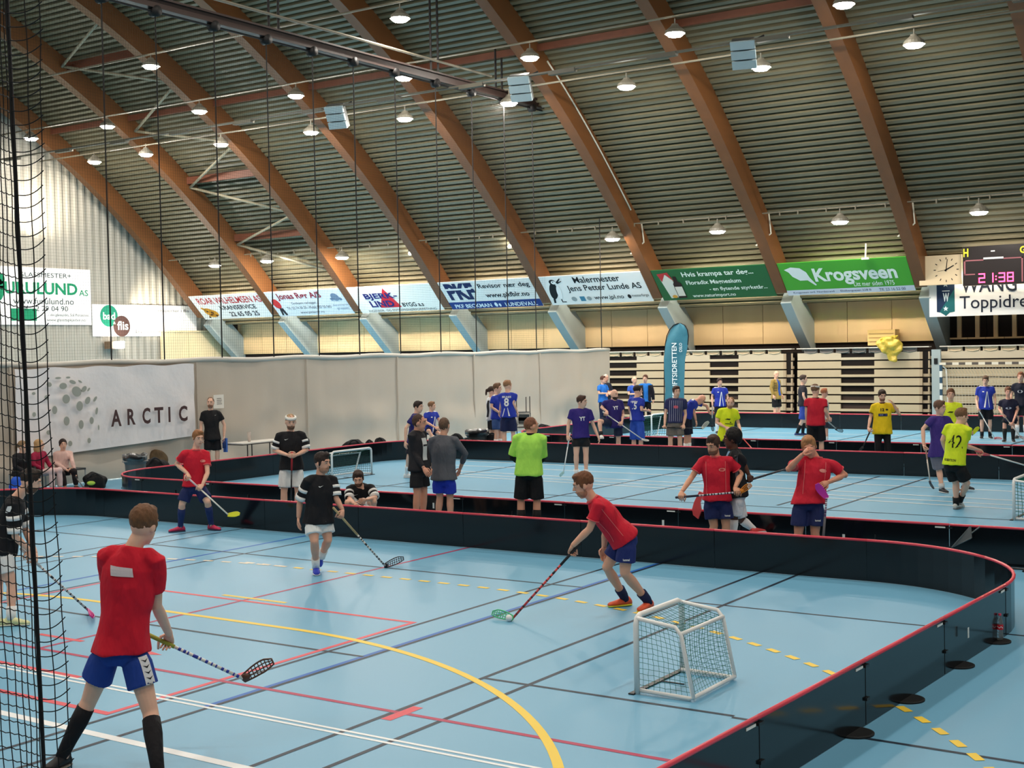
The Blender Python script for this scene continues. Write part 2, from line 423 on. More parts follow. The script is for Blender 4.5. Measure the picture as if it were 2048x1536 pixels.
# ------------------------------------------------------------------ lamps in rows along the hall
housing = MB(); housing.loft([(0, 0, .02), (0, 0, .12), (0, 0, .24), (0, 0, .30)], [(1, 0, 0)]*4, [(0, 1, 0)]*4, [.30, .27, .12, .09], [.30, .27, .12, .09], 20)
housing.tube([(0, 0, .30), (0, 0, .46)], .02, 6)
hm = housing.mesh('lamp_housing'); hm.materials.append(plastic((120, 116, 104)))
dif = MB(); nseg = 16
ring = lambda r, z: [(r*math.cos(2*math.pi*k/nseg), r*math.sin(2*math.pi*k/nseg), z) for k in range(nseg)]
dif.add(ring(.27, .02)+ring(.2, -.05)+[(0, 0, -.07)], [tuple((k, nseg+k, nseg+(k+1) % nseg, (k+1) % nseg)) for k in range(nseg)]+[(nseg+k, 2*nseg, nseg+(k+1) % nseg) for k in range(nseg)])
dm = dif.mesh('diffuser')
EM = bpy.data.materials.new('lamp_glow'); EM.use_nodes = True
e = EM.node_tree.nodes; e.clear(); eo = e.new('ShaderNodeOutputMaterial'); ee = e.new('ShaderNodeEmission'); ee.inputs[0].default_value = (*LAMP_COL, 1); ee.inputs[1].default_value = LAMP
EM.node_tree.links.new(ee.outputs[0], eo.inputs[0]); dm.materials.append(EM)
EM2 = EM.copy(); EM2.name = 'wall_lamp_glow'
[n for n in EM2.node_tree.nodes if n.type == 'EMISSION'][0].inputs[1].default_value = LAMP*.42
dm2 = dm.copy(); dm2.materials.clear(); dm2.materials.append(EM2)
EM3 = EM.copy(); EM3.name = 'near_rib_lamp_glow'
[n for n in EM3.node_tree.nodes if n.type == 'EMISSION'][0].inputs[1].default_value = LAMP*2.2
dm3 = dm.copy(); dm3.materials.clear(); dm3.materials.append(EM3)
def lamp(p, label, group, dm=dm):
    t = thing('ceiling_lamp', label, 'lamp', p, group)
    for nm, me in (('housing', hm), ('diffuser', dm)):
        o = bpy.data.objects.new(nm, me); COL.objects.link(o); o.parent = t
    return t
PIPE = paint((112, 106, 90))
def conduit(nm, lab, pts, r=.035, m=None):
    mb = MB(); mb.tube(pts, r, 6); return tag(obj(nm, mb, m or PIPE, None, True), lab, 'pipe', 'ceiling conduits')
rowpx = [('top', 30.0, [(302, 134), (800, 39)]),
         ('upper middle', 34.2, [(62, 278), (215, 254), (399, 224), (592, 193), (808, 157), (1060, 117), (1350, 69), (1688, 11)]),
         ('lower middle', 36.2, [(189, 325), (292, 310), (442, 290), (622, 266), (810, 239), (1018, 208), (1253, 175), (1522, 137), (1828, 91)]),
         ('wall side', 42.0, [(430, 532), (534, 523), (684, 516), (1225, 479), (1435, 464), (1680, 445), (1958, 426)])]
for nm, Y, px in rowpx:
    P = [on_y(x, y, Y) for x, y in px]
    for i, p in enumerate(P):
        lamp(p, 'glowing round high bay lamp, %s from the gable in the %s row' % (ORD[i], nm), 'high bay lamps under the roof', (dm3 if i in (1, 2) else dm2) if nm == 'wall side' else dm)
    z = float(np.mean([p[2] for p in P]))+.47
    if nm != 'wall side':
        conduit('conduit', 'long thin pipe carrying the %s row of lamps' % nm, [(WL+.2, Y, z), (WR-.3, Y, z)])
    else:
        mb = MB(); mb.box(((WL+WR)/2, Y+.45, z+.05), (WR-WL-.8, .10, .04))
        for k in range(75): mb.box((WL+1+k*.9+(k*37 % 7)*.05, Y+.38, z), (.04, .04, .14))
        tag(obj('cable_tray', mb, PIPE), 'cable tray with hooks along the wall side lamps', 'tray')
        for p in P:
            pass
tray = on_y(977, 164, 33.2)
mb = MB(); mb.box(((WL+WR)/2, 33.2, tray[2]), (WR-WL-.8, .14, .05))
for k in range(20): mb.box((WL+2.5+k*3.3, 33.2, tray[2]-.04), (.9, .18, .12))
tag(obj('cable_tray', mb, paint((92, 88, 76))), 'dark cable tray with flat boxes across the roof above the speakers', 'tray')
# the rows go on over the near court, out of the frame
k = 0
for Y in (24.0, 17.0, 10.0, 3.0, -4.0):
    for x in (-40, -30, -20, -10, 0, 10):
        k += 1; lamp((x, Y, min(inner_z(Y)-.9, 15.5)), 'high bay lamp over the near courts above the picture', 'high bay lamps over the near courts')
# two bare bulbs on the tray
for i, (x, y) in enumerate(((820, 507), (1019, 493))):
    p = on_y(x, y, 43.0); mb = MB(); mb.ell(p, ((.07, 0, 0), (0, .07, 0), (0, 0, .07)), 10, 7)
    t = thing('bulb', 'small bare bulb low on the roof, %s of two' % ('left' if i == 0 else 'right'), 'bulb', p+UPV*.06)
    obj('globe', mb, EM, t); mb = MB(); mb.tube([p+UPV*.05, p+UPV*.5], .02, 6); obj('stem', mb, PIPE, t)

# loudspeaker-like grey heaters hanging under the tray
for i, (x, y) in enumerate(((672, 235), (1040, 178), (1487, 110))):
    p = on_y(x, y, 33.2); t = thing('hanging_heater', 'pale grey three-panel unit hanging from the roof tray, %s from the gable' % ORD[i], 'heater', p+V3((0, 0, .5)), 'hanging roof units')
    f = unit((0.25, -1, -.55)); u = unit(np.cross(f, UPV)); w = np.cross(u, f)
    for q in (-1, 0, 1):
        mb = MB(); mb.box(p+w*q*.27, (.66, .225, .10), 0, (u, w, f)); obj('front_panel', mb, paint((168, 186, 192)), t)
    mb = MB(); mb.box(p-f*.16, (.6, .8, .2), 0, (u, w, f)); obj('back_box', mb, paint((70, 72, 70)), t)
    mb = MB(); mb.tube([p-f*.2+w*.2, p+V3((.5, .25, .5))], .03, 6); mb.tube([p-f*.2, (p[0]+.1, 33.2, tray[2]+.02)], .04, 6); obj('bracket', mb, paint((40, 40, 40)), t)

# ------------------------------------------------------------------ divider curtain, its netting, rail, pulleys and ropes
XC = -24.6
cm = MB(); ny, nz = 300, 26; Y0, Y1 = 6.0, 43.0
grid = []
for j in range(nz+1):
    for i in range(ny+1):
        y = Y0+(Y1-Y0)*i/ny; f = j/nz; z = .02+2.66*f
        sag = .02*math.sin(i*.7)*(1 if j == nz else .3)
        low = (1-f)**2
        a = .035*noise.noise(Vector((y*.9, z*.5, 3)))+low*.17*noise.noise(Vector((y*.8, z*1.3, 9)))+.025*noise.noise(Vector((y*2.6, z*.4, 1)))
        grid.append((XC+a+.05*low, y, z+(sag if f > .9 else 0)))
cm.add(grid, [(j*(ny+1)+i, j*(ny+1)+i+1, (j+1)*(ny+1)+i+1, (j+1)*(ny+1)+i) for j in range(nz) for i in range(ny)])
t = thing('divider_curtain', 'long grey divider curtain wall with fine netting above it', 'curtain', (XC, 24, 0))
CURT = mat('curtain_pvc', (200, 187, 172), rough=.5, spec=.35, noise_amt=.035, noise_scale=.8, bump=.12, bump_scale=3, bump_dist=.04)
obj('curtain_sheet', cm, CURT, t, True)
mb = MB(); mb.tube([(XC, Y0+(Y1-Y0)*i/80, 2.70+.02*math.sin(i*.9)) for i in range(81)], .06, 8); obj('hem_tube', mb, mat('curtain_hem', (206, 200, 190), .45, .3), t, True)
mb = MB()
for y in (9.5, 13.3, 17.2, 22.45, 26.4, 30.3, 34.2, 38.1): mb.box((XC+.06, y, 1.35), (.012, .05, 2.6))
obj('seam', mb, CURT, t)
nb = MB()
for i in range(int((38.8-8)/.07)): nb.box((XC-.02, 8+i*.07, 6.9), (.002, .0022, 8.3))
for j in range(118): nb.box((XC-.02, 23.4, 2.78+j*.07), (.002, 30.8, .0022))
obj('netting', nb, mat('net_black', (40, 37, 36), .7, .2), t)
ropeY = [19.89, 21.46, 23.33, 25.17, 26.93, 28.63, 30.49, 32.48, 34.38, 36.21, 37.93]
DARK = mat('rope_black', (24, 22, 22), .6, .3); STEELD = mat('dark_steel', (58, 44, 40), .5, .4)
for i, y in enumerate(ropeY):
    mb = MB(); mb.tube([(XC+.03, y, 2.74), (XC+.03, y, 11.0)], .017, 6); r = obj('lifting_rope', mb, DARK, t)
    mb = MB(); mb.tube([(XC-.08, y, 11.06), (XC+.14, y, 11.06)], .13, 14); obj('pulley', mb, DARK, r, True)
mb = MB(); mb.tube([(XC+.03, 42.4, 2.74), (XC+.03, 42.4, 7.6)], .017, 6); obj('lifting_rope', mb, DARK, t)
t = thing('lifting_rail', 'dark brown steel rail carrying pulleys above the divider netting', 'rail', (XC, 30, 11.3))
mb = MB(); mb.box((XC, 23.4, 11.38), (.22, 31.0, .05)); mb.box((XC, 23.4, 11.26), (.05, 31.0, .24)); mb.box((XC, 23.4, 11.15), (.22, 31.0, .05)); obj('beam', mb, STEELD, t)
mb = MB(); mb.tube([(XC+.03, 7, 11.05), (XC+.03, 39.0, 11.05)], .028, 6); obj('wire', mb, DARK, t)
mb = MB(); mb.tube([(XC+.05, 8, 11.75), (XC+.05, 35.5, 11.75)], .04, 6); obj('pipe', mb, paint((118, 112, 98)), t)
for y in (18.5, 25.5, 32.5, 36.0):
    for q in (-.18, .18):
        mb = MB(); mb.tube([(XC, y+q, 11.35), (XC, y+q, roof_z(y)-.05)], .035, 6); obj('hanger', mb, DARK, t)

# ------------------------------------------------------------------ banners between the ribs
WHITE = mat('banner_white', (232, 230, 228), .5, .3, noise_amt=.03, noise_scale=2)
def banner_sheet(i, yt=43.55, yb=44.62):
    o = (ARCH_X[i]+AW+.02, yt, inner_z(yt)+.02); b = (ARCH_X[i]+AW+.02, yb, inner_z(yb)+.02)
    v = V3(b)-V3(o); return Sheet(o, (1, 0, 0), v, 5-AW-.04, np.linalg.norm(v))
def banner(i, label, m, nm='banner'):
    s = banner_sheet(i); t = thing(nm, label, 'banner', s.o, 'banners between the roof arches')
    mb = MB(); s.panel(mb); obj('panel', mb, m, t); return s, t
s, t = banner(0, 'white crane service banner with red top line and phone number beside the gable', WHITE)
lettering_label(s, t, (178, 44, 46), [('ROAR WILHELMSEN AS', .08, .09, 1.0, .36, .015)], 'red capital letters')
lettering_label(s, t, (40, 38, 44), [('KRANSERVICE', .34, .44, .86, .62, .02), ('22 65 05 25', .42, .71, .84, .91, .02)], 'dark grey letters')
lettering_label(s, t, (206, 146, 46), [('#d', .14, .68, .2, .16, .3), ('#d', .2, .74, .18, .14, .3), ('#d', .09, .56, .12, .05, .6), ('#d', .17, .84, .2, .07)], 'yellow crane picture')
lettering(s, t, (70, 44, 26), [('#d', .12, .66, .05, .03), ('#d', .18, .72, .06, .03, .5), ('#d', .15, .8, .07, .03), ('#d', .22, .84, .05, .04), ('#d', .1, .9, .04, .04)], .009)
s, t = banner(1, 'pale plumber banner with dark red serif name and small lines of text', mat('banner_pale', (214, 219, 226), .5, .3))
lettering_label(s, t, (134, 42, 56), [('Jonas R\u00f8r A/S', .13, .07, .72, .38, .03)], 'dark red name')
lettering(s, t, (48, 52, 62), [('Godkjent r\u00f8rlegger', .27, .44, .6, .56), ('Tlf.: 22 74 39 29 - Mobil: 907 55 565', .17, .62, .76, .73), ('www.jonasr\u00f8r.no', .31, .82, .63, .94)])
lettering(s, t, (110, 130, 156), [('#d', .885, .32, .15), ('#d', .83, .4, .06), ('#d', .94, .4, .06), ('R\u00f8rentreprise', .8, .6, .99, .68), ('gruppen', .82, .74, .97, .84)])
lettering(s, t, (196, 52, 54), [('#d', .07, .48, .2, .15, 1.5)])
lettering(s, t, (42, 40, 48), [('#p', [(.065, .66), (.115, .66), (.125, .95), (.095, .95), (.085, .78), (.07, .95), (.045, .95)])])
s, t = banner(2, 'white builder banner with navy letters over a red triangle', mat('banner_warm_white', (240, 236, 230), .5, .3))  # slightly paler, creamier white than the other white banners
lettering_label(s, t, (206, 40, 56), [('#p', [(.43, .08), (.53, .82), (.27, .82)])], 'red triangle emblem')
lettering_label(s, t, (36, 34, 108), [('BJERK-', .15, .26, .55, .53, .035), ('LIND', .17, .55, .46, .79, .035)], 'navy block letters', .01)
lettering(s, t, (30, 28, 34), [('BYGG a.s', .55, .66, .8, .82, .02), ('INGENI\u00d8R- OG ENTREPREN\u00d8RFORRETNING', .1, .89, .92, .97)])
s, t = banner(3, 'white and navy accountant banner with large split navy initials', WHITE)
lettering_label(s, t, (30, 58, 128), [('#r', 0, .74, 1, 1)], 'navy band')
lettering_label(s, t, (22, 36, 84), [('PKF', .05, .06, .36, .66, .05)], 'navy initials', .008)
lettering(s, t, (226, 228, 232), [('#r', .0, .24, .33, .30)], .012)
lettering(s, t, (30, 32, 44), [('Revisor n\u00e6r deg', .42, .12, .97, .33, .015), ('www.pkfblr.no', .45, .45, .92, .67, .02)])
lettering_label(s, t, (222, 232, 244), [('PKF BECKMAN', .05, .82, .46, .96, .02), ('LUNDEVALL', .61, .82, .95, .96, .02), ('#d', .51, .88, .05, .08), ('#d', .55, .9, .035, .06)], 'white letters on navy', .012)
s, t = banner(4, 'white painter banner with puffin emblem and black serif lettering', WHITE)
lettering(s, t, (26, 24, 28), [('Malermester', .33, .06, .78, .27, .012), ('Jens Petter Lunde AS', .23, .34, .95, .6, .012), ('www.jpl.no', .45, .72, .74, .9, .01), ('mesterfarge', .82, .73, .98, .85), ('#d', .795, .8, .05, .07)])
lettering_label(s, t, (24, 24, 28), [('#d', .085, .5, .3, .12, 1.9), ('#d', .115, .2, .1, .09), ('#p', [(.04, .78), (.07, .7), (.05, .92), (.03, .92)]), ('#r', .115, .88, .16, .91), ('#r', .115, .8, .125, .9)], 'black puffin emblem')
lettering(s, t, (236, 236, 236), [('#d', .125, .21, .07, .06), ('#d', .135, .55, .24, .07, 1.75)], .010)
lettering(s, t, (24, 24, 28), [('#p', [(.15, .2), (.2, .08), (.21, .09), (.16, .24)]), ('#p', [(.15, .22), (.21, .17), (.21, .19), (.16, .26)]), ('#d', .122, .19, .018)], .013)
lettering(s, t, (70, 130, 160), [('#r', .31, .73, .36, .89)]); lettering(s, t, (150, 158, 160), [('#d', .25, .81, .08), ('#d', .4, .81, .07)])
s, t = banner(5, 'dark green banner with white slogan and a medicine bottle beside its carton', mat('banner_green', (34, 92, 48), .45, .3, noise_amt=.12, noise_scale=.6))
lettering_label(s, t, (226, 236, 226), [('Hvis krampa tar deg...', .26, .1, .88, .3, .02), ('Floradix Magnesium', .27, .38, .75, .55, .02), ('- en flytende styrket\u00e5r...', .45, .62, .95, .77, .015), ('www.naturimport.no', .28, .83, .66, .96, .012)], 'white slogan letters')
lettering(s, t, (206, 206, 196), [('#p', [(.05, .25), (.1, .12), (.16, .3), (.16, .9), (.08, .93)])]); lettering(s, t, (172, 52, 54), [('#p', [(.04, .12), (.14, .08), (.17, .38), (.11, .14), (.06, .38)])], .009)
lettering(s, t, (44, 28, 26), [('#p', [(.17, .22), (.2, .22), (.2, .38), (.225, .45), (.225, .92), (.15, .93), (.15, .46), (.17, .38)])], .012)
lettering(s, t, (214, 208, 196), [('#r', .155, .55, .22, .86)], .015); lettering(s, t, (206, 150, 60), [('#d', .12, .87, .07, .05)], .013)
s, t = banner(6, 'bright green estate agent banner with white leaf and big white name', mat('banner_lime', (72, 158, 44), .45, .3))
lettering_label(s, t, (206, 210, 222), [('#r', 0, .84, 1, 1)], 'pale address strip')
lettering_label(s, t, (224, 232, 226), [('Krogsveen', .26, .2, .9, .73, .03), ('Litt mer siden 1975', .55, .66, .86, .8, .008)], 'white name')
lettering_label(s, t, (220, 226, 226), [('#p', [(.04, .2), (.1, .13), (.17, .17), (.21, .3), (.225, .48), (.26, .7), (.25, .72), (.2, .55), (.14, .55), (.09, .42), (.07, .28)])], 'white leaf')
lettering(s, t, (56, 60, 96), [('Krogsveen avd. Nordstrand', .05, .885, .38, .965), ('Ekebergveien 228 B', .43, .885, .67, .965), ('Tlf. 23 16 52 00', .73, .885, .93, .965)], .010)
# hanging bracket above the lime banner
mb = MB(); p = on_y(1732, 487, 43.4); q = on_y(1731, 517, 43.4); mb.tube([p, q], .03, 6); mb.box(q, (.25, .1, .07))
tag(obj('ceiling_hook', mb, paint((214, 208, 190))), 'thin white hanger rod above the bright green banner', 'hook')

# school banner, wall clock and scoreboard in the next bay
o = on_y(1858, 556, 44.9); b = on_y(1862, 634, 44.9); sh = Sheet(o, (1, 0, 0), (0, 0, -1), 4.6, o[2]-b[2])
t = thing('banner', 'white school banner with dark blue shield under the scoreboard', 'banner', o); mb = MB(); sh.panel(mb); obj('panel', mb, WHITE, t)
lettering_label(sh, t, (24, 44, 74), [('#p', [(.055, .0), (.185, .0), (.185, .88), (.15, .9), (.12, .99), (.09, .9), (.055, .88)])], 'dark blue shield')
lettering_label(sh, t, (26, 92, 96), [('#p', [(.185, .3), (.185, .88), (.15, .9), (.12, .98), (.075, .88)])], 'green corner of the shield', .009)
star = lambda cx, cy, r: ('#p', [(cx+(r if k % 2 == 0 else r*.45)*math.sin(k*math.pi/5)*sh.h/sh.w, cy-(r if k % 2 == 0 else r*.45)*math.cos(k*math.pi/5)) for k in range(10)])
lettering(sh, t, (206, 220, 224), [star(.12, .18, .08), star(.12, .8, .07), ('#r', .095, .34, .15, .36), ('W', .1, .4, .145, .62, .04)], .012)
lettering_label(sh, t, (30, 36, 52), [('WANG', .23, .04, .62, .42, .01), ('Toppidrett', .22, .5, .78, .92, .005)], 'dark serif letters')
o = on_y(1838, 513, 44.3); b = on_y(1846, 571, 44.3); w = on_y(1923, 508, 44.3)[0]-o[0]; sh = Sheet(o, (1, 0, 0), (0, 0, -1), w, o[2]-b[2])
t = thing('wall_clock', 'square cream wall clock showing two beside the scoreboard', 'clock', o+V3((w/2, .2, -.6)))
mb = MB(); sh.panel(mb, .25); obj('case', mb, paint((206, 184, 150)), t)
mb = MB(); cx, cy, rr = .64, .5, .42
for k in range(12):
    a = k*math.pi/6; sx, sy = math.sin(a), -math.cos(a); kx = sh.h/sh.w
    px, py = sx*.018, 0
    q = [(cx+kx*(sx*r_+dx*-sy*.0+(-sy)*dx), cy+sy*r_+sx*dx) for r_, dx in ((rr, -.014), (rr, .014), (rr*.82, .014), (rr*.82, -.014))]
    sh.poly(mb, q)
obj('hour_mark', mb, ink((30, 26, 24)), t)
for nm, a, L, wd in (('hour_hand', 2.05*math.pi/6, .29, .024), ('minute_hand', .12, .36, .016), ('second_hand', 4.55, .3, .005)):
    mb = MB(); sx, sy = math.sin(a), -math.cos(a); kx = sh.h/sh.w
    sh.poly(mb, [(cx+kx*(sx*r_-sy*dx), cy+sy*r_+sx*dx) for r_, dx in ((-.06, -wd), (-.06, wd), (L, wd*.7), (L, -wd*.7))], lift=.012)
    obj(nm, mb, ink((22, 20, 20)), t)
o = on_y(1925, 494, 43.9); b = on_y(1925, 572, 43.9); sh = Sheet(o, (1, 0, 0), (0, 0, -1), 3.6, o[2]-b[2])
t = thing('scoreboard', 'black electronic scoreboard with glowing red time', 'scoreboard', o+V3((1.8, .2, -.8)))
mb = MB(); sh.panel(mb, .22); obj('case', mb, mat('score_black', (30, 22, 22), .35, .5), t)
W_ = sh.w
def X(px): return (on_y(px, 530, 43.9)[0]-sh.o[0])/W_
lettering_label(sh, t, (236, 226, 60), [('H', X(1927), .05, X(1937), .26, .03), ('G', X(2040), .06, X(2052), .24, .03)], 'yellow letters')
lettering(sh, t, (240, 240, 236), [('#r', X(1982), .13, X(1990), .16), ('#r', X(1967), .30, X(2007), .345)])
fr = [('#r', X(1928), .345, X(1967), .375), ('#r', X(1928), .345, X(1931), .72), ('#r', X(1928), .7, X(1950), .73), ('#r', X(2007), .33, X(2046), .36), ('#r', X(2043), .33, X(2046), .95)]
lettering_label(sh, t, (150, 92, 98), fr, 'dull red outlines')
def seg_digits(mb, st, x0, y0, w, h, gap):
    S = {'2': 'abged', '1': 'bc', '3': 'abgcd', '8': 'abcdefg'}; k = .17
    for chv in st:
        if chv == ':':
            for yy in (.3, .62): sh.rect(mb, x0, y0+h*yy, x0+w*.22, y0+h*(yy+.14)); 
            x0 += w*.5; continue
        R = {'a': (0, 0, 1, .13), 'g': (0, .435, 1, .565), 'd': (0, .87, 1, 1), 'f': (0, 0, k, .5), 'e': (0, .5, k, 1), 'b': (1-k, 0, 1, .5), 'c': (1-k, .5, 1, 1)}
        for q in S[chv]: a, b_, c, d_ = R[q]; sh.rect(mb, x0+w*a, y0+h*b_, x0+w*c, y0+h*d_)
        x0 += w+gap
mb = MB(); dw = X(1970)-X(1957); seg_digits(mb, '21:38', X(1957), .70, dw, .24, dw*.28)
REDE = mat('led_red', (255, 60, 90), .5, .2, emit=(1, .04, .12), emit_s=6.0)
o = obj('digits', mb, REDE, t); o['label'] = 'glowing red clock digits'

# Furulund and tile shop adverts on the gable, and its floodlight and wall spots
def gx(x, y): return on_x(x, y, WL+.12)
a = gx(-95, 527); b = gx(-95, 649); r_ = gx(180, 534); sh = Sheet(a, (0, 1, 0), (0, 0, -1), r_[1]-a[1], a[2]-b[2])
t = thing('wall_advert', 'white glazier advert with green lettering high on the gable', 'advert', a); mb = MB(); sh.panel(mb); obj('panel', mb, WHITE, t)
def G(x): return (gx(x, 590)[1]-a[1])/sh.w
lettering_label(sh, t, (24, 132, 92), [('FURULUND', G(-6), .26, G(155), .47, .03), ('AS', G(158), .37, G(176), .48, .01), ('#r', G(20), .72, G(72), .93), ('#d', G(-4), .22, .14, .11), ('#d', G(-4), .4, .12, .2)], 'green lettering')
lettering(sh, t, (40, 60, 58), [('GLASSMESTER+', G(38), .09, G(143), .17), ('www.furulund.no', G(26), .53, G(147), .64), ('Tlf. 22 29 04 90', G(38), .67, G(135), .76), ('- din glassjobb, Sol Persienne', G(95), .8, G(176), .86), ('www.glasstapkjeden.no', G(92), .89, G(170), .95)])
a = gx(184, 608); b = gx(184, 673); r_ = gx(392, 606); sh = Sheet(a, (0, 1, 0), (0, 0, -1), r_[1]-a[1], a[2]-b[2])
t = thing('wall_advert', 'white tile shop advert with a green and a brown disc on the gable', 'advert', a); mb = MB(); sh.panel(mb); obj('panel', mb, WHITE, t)
def G(x): return (gx(x, 640)[1]-a[1])/sh.w
lettering_label(sh, t, (40, 138, 108), [('#d', G(218), .36, .34)], 'green disc'); lettering_label(sh, t, (92, 66, 60), [('#d', G(243), .68, .33)], 'brown disc', .009)
lettering(sh, t, (240, 244, 240), [('bad', G(206), .25, G(230), .48, .02), ('&', G(226), .54, G(231), .62), ('flis', G(234), .52, G(256), .8, .02)], .013)
lettering(sh, t, (70, 70, 70), [('Du finner oss p\u00e5 Holtet', G(271), .8, G(365), .93), ('eksperter i flis', G(316), .12, G(378), .24)])
for i, (x, y, lab) in enumerate(((237, 690, 'boxy gable floodlight glowing below the tile shop advert'),)):
    p = on_x(x, y, WL+.75); t = thing('floodlight', lab, 'floodlight', p)
    mb = MB(); mb.box(p+V3((-.3, 0, 0)), (.5, .7, .34)); mb.box(p+V3((-.62, 0, 0)), (.3, .08, .08)); obj('case', mb, paint((120, 96, 74)), t)
    mb = MB(); mb.box(p+V3((-.02, .12, .02)), (.06, .42, .3)); obj('glass', mb, EM, t)
def spot(nm, p, target, power, ang, blend=.6, size=.12):
    L = bpy.data.lights.new(nm, 'SPOT'); L.energy = power; L.spot_size = math.radians(ang); L.spot_blend = blend; L.shadow_soft_size = size; L.color = (1, .88, .68)
    o = bpy.data.objects.new(nm, L); COL.objects.link(o); o.location = tuple(p)
    o.rotation_euler = (Vector(target)-Vector(p)).to_track_quat('-Z', 'Y').to_euler(); return o
spot('gable_wall_spot', on_x(305, 652, WL+1.6), on_x(298, 622, WL), 800, 84, .9)
spot('gable_wall_spot', on_x(72, 440, WL+1.7), on_x(72, 415, WL), 900, 80, .9)  # bare spot without a fixture, added for the bright patch on the wall

# warm tube lamps lying behind the banners, lighting the foot of the roof and the plywood
TUBE = mat('tube_glow', (255, 236, 200), .4, .2, emit=(1, .85, .62), emit_s=80.0)
for i in range(0, 9):
    x = (ARCH_X[i]+AW+ARCH_X[i+1])/2; p = V3((x, 44.8, 4.98)); t = thing('tube_lamp', 'warm tube lamp tucked behind the banner row in the %s bay from the gable' % ORD[i], 'lamp', p, 'tube lamps behind the banners')
    mb = MB(); mb.tube([p-V3((1.5, 0, 0)), p+V3((1.5, 0, 0))], .04, 8); obj('tube', mb, TUBE, t)
    mb = MB()
    for q in (-1.5, 1.5): mb.box(p+V3((q, 0, .0)), (.06, .10, .10))
    obj('end_cap', mb, PIPE, t)
# ------------------------------------------------------------------ floorball rinks: panels clipped into a rounded loop
BOARD = mat('board_black', (15, 19, 23), rough=.13, spec=.42, noise_amt=.12, noise_scale=1.5)
RAILM = mat('board_red', (226, 68, 86), rough=.35, spec=.5, noise_amt=.06, noise_scale=2)
CLIP = plastic((18, 18, 20)); TAPE = mat('tape_white', (232, 232, 226), .5, .3)
def rink(label, c00, c10, c11, c01, r, tapes=(), seg=2.0, feet=True):
    """corners in order around the loop (near-left, near-right, far-right, far-left)"""
    t = thing('rink_boards', label, 'rink boards', ((c00[0]+c11[0])/2, (c00[1]+c11[1])/2, 0), 'floorball rinks')
    C = [np.array(c, float) for c in (c00, c10, c11, c01)]
    cen = sum(C)/4; runs = []
    for i in range(4):
        a, b, c = C[i], C[(i+1) % 4], C[(i+2) % 4]
        d1 = unit(b-a); d2 = unit(c-b)
        runs.append(('s', a+d1*r, b-d1*r)); runs.append(('c', b-d1*r, b+d2*r, b, d1, d2))
    np_ = 0
    for rn in runs:
        if rn[0] == 's':
            L = np.linalg.norm(rn[2]-rn[1]); n = max(1, round(L/seg)); pls = []
            for k in range(n):
                f0, f1 = k/n, (k+1)/n; pls.append([rn[1]+(rn[2]-rn[1])*(f0+.0003), rn[1]+(rn[2]-rn[1])*(f1-.0003)])
        else:
            ctr = rn[3]-rn[4]*r+rn[5]*r; pls = []; 
            for h in (0, 1):
                q = []
                for k in range(9):
                    a = (h+k/8)*math.pi/4; q.append(ctr-rn[5]*r*math.cos(a)+rn[4]*r*math.sin(a))
                pls.append(q)
        for pl in pls:
            pl = [np.array(p) for p in pl]; m = len(pl); TT = [unit(pl[min(i+1, m-1)]-pl[max(i-1, 0)]) for i in range(m)]
            NN = [np.array([q[1], -q[0]]) for q in TT]
            if NN[0] @ (pl[0]-cen) < 0: NN = [-q for q in NN]
            mb = MB(); vs = []
            for p, nn in zip(pl, NN):
                for s_, z in ((-.006, .004), (.006, .004), (.006, .485), (-.006, .485)): q = p+nn*s_; vs.append((q[0], q[1], z))
            fs = [(i*4+k, i*4+(k+1) % 4, (i+1)*4+(k+1) % 4, (i+1)*4+k) for i in range(m-1) for k in range(4)]+[(3, 2, 1, 0), tuple((m-1)*4+k for k in range(4))]
            mb.add(vs, fs); po = obj('board_panel', mb, BOARD, t)
            mb = MB(); mb.tube([(p[0], p[1], .487) for p in pl], .017, 8); obj('top_edge', mb, RAILM, po, True)
            p, nn, tt = pl[0], NN[0], TT[0]; P3 = lambda u, s_, z: (p[0]+tt[0]*u+nn[0]*s_, p[1]+tt[1]*u+nn[1]*s_, z)
            A3 = ((tt[0], tt[1], 0), (nn[0], nn[1], 0), (0, 0, 1))
            mb = MB(); mb.box(P3(.0, .014, .448), (.07, .02, .02), 0, A3); mb.box(P3(.01, .014, .2), (.06, .02, .022), 0, A3); mb.box(P3(0, .007, .24), (.006, .004, .46), 0, A3); obj('clip', mb, CLIP, po)
            mb = MB(); mb.box(P3(-.12, .0085, .45), (.13, .004, .018), 0, A3); obj('brand_strip', mb, TAPE, po)
            if m == 2 and feet:
                p = (pl[0]+pl[1])/2; mb = MB(); mb.tube([P3(0, .01, .04), P3(0, .30, .012)], .012, 6); mb.tube([P3(0, .01, .3), P3(0, .012, .03)], .012, 6); mb.tube([P3(-.32, .14, .012), P3(.32, .14, .012)], .011, 6); obj('stand', mb, CLIP, po)
    for p, nn in tapes:
        nn = V3(nn); u = np.cross(nn, UPV); mb = MB(); mb.box(V3(p)+nn*.012, (.035, .09, .004), 0, (u, UPV, nn)); obj('tape_mark', mb, TAPE, t)
    return t
yt = 16.86
tp2 = [((on_y(x, y, yt)), (0, -1, 0)) for x, y in ((1327, 1046), (1688, 1075), (868, 1011))]
tp1 = [(on_x(1933, 1265, -3.12)+V3((.004, 0, 0)), (1, 0, 0))]
rink('nearest floorball rink of glossy black boards with a red top edge', (-21.3, 3.7), (-3.53, 3.7), (-3.0, 15.13), (-21.2, 15.13), 2.2, tp1, feet=False)
rink('middle floorball rink of black boards, holding the player with a large back number', (-21.65, 16.86), (-1.2, 16.86), (-1.2, 27.25), (-21.65, 27.25), 1.6, tp2)
rink('farthest floorball rink of black boards, in front of the retracted seating', (-20.75, 29.9), (-1.2, 29.9), (-1.2, 41.1), (-20.75, 41.1), 1.8)

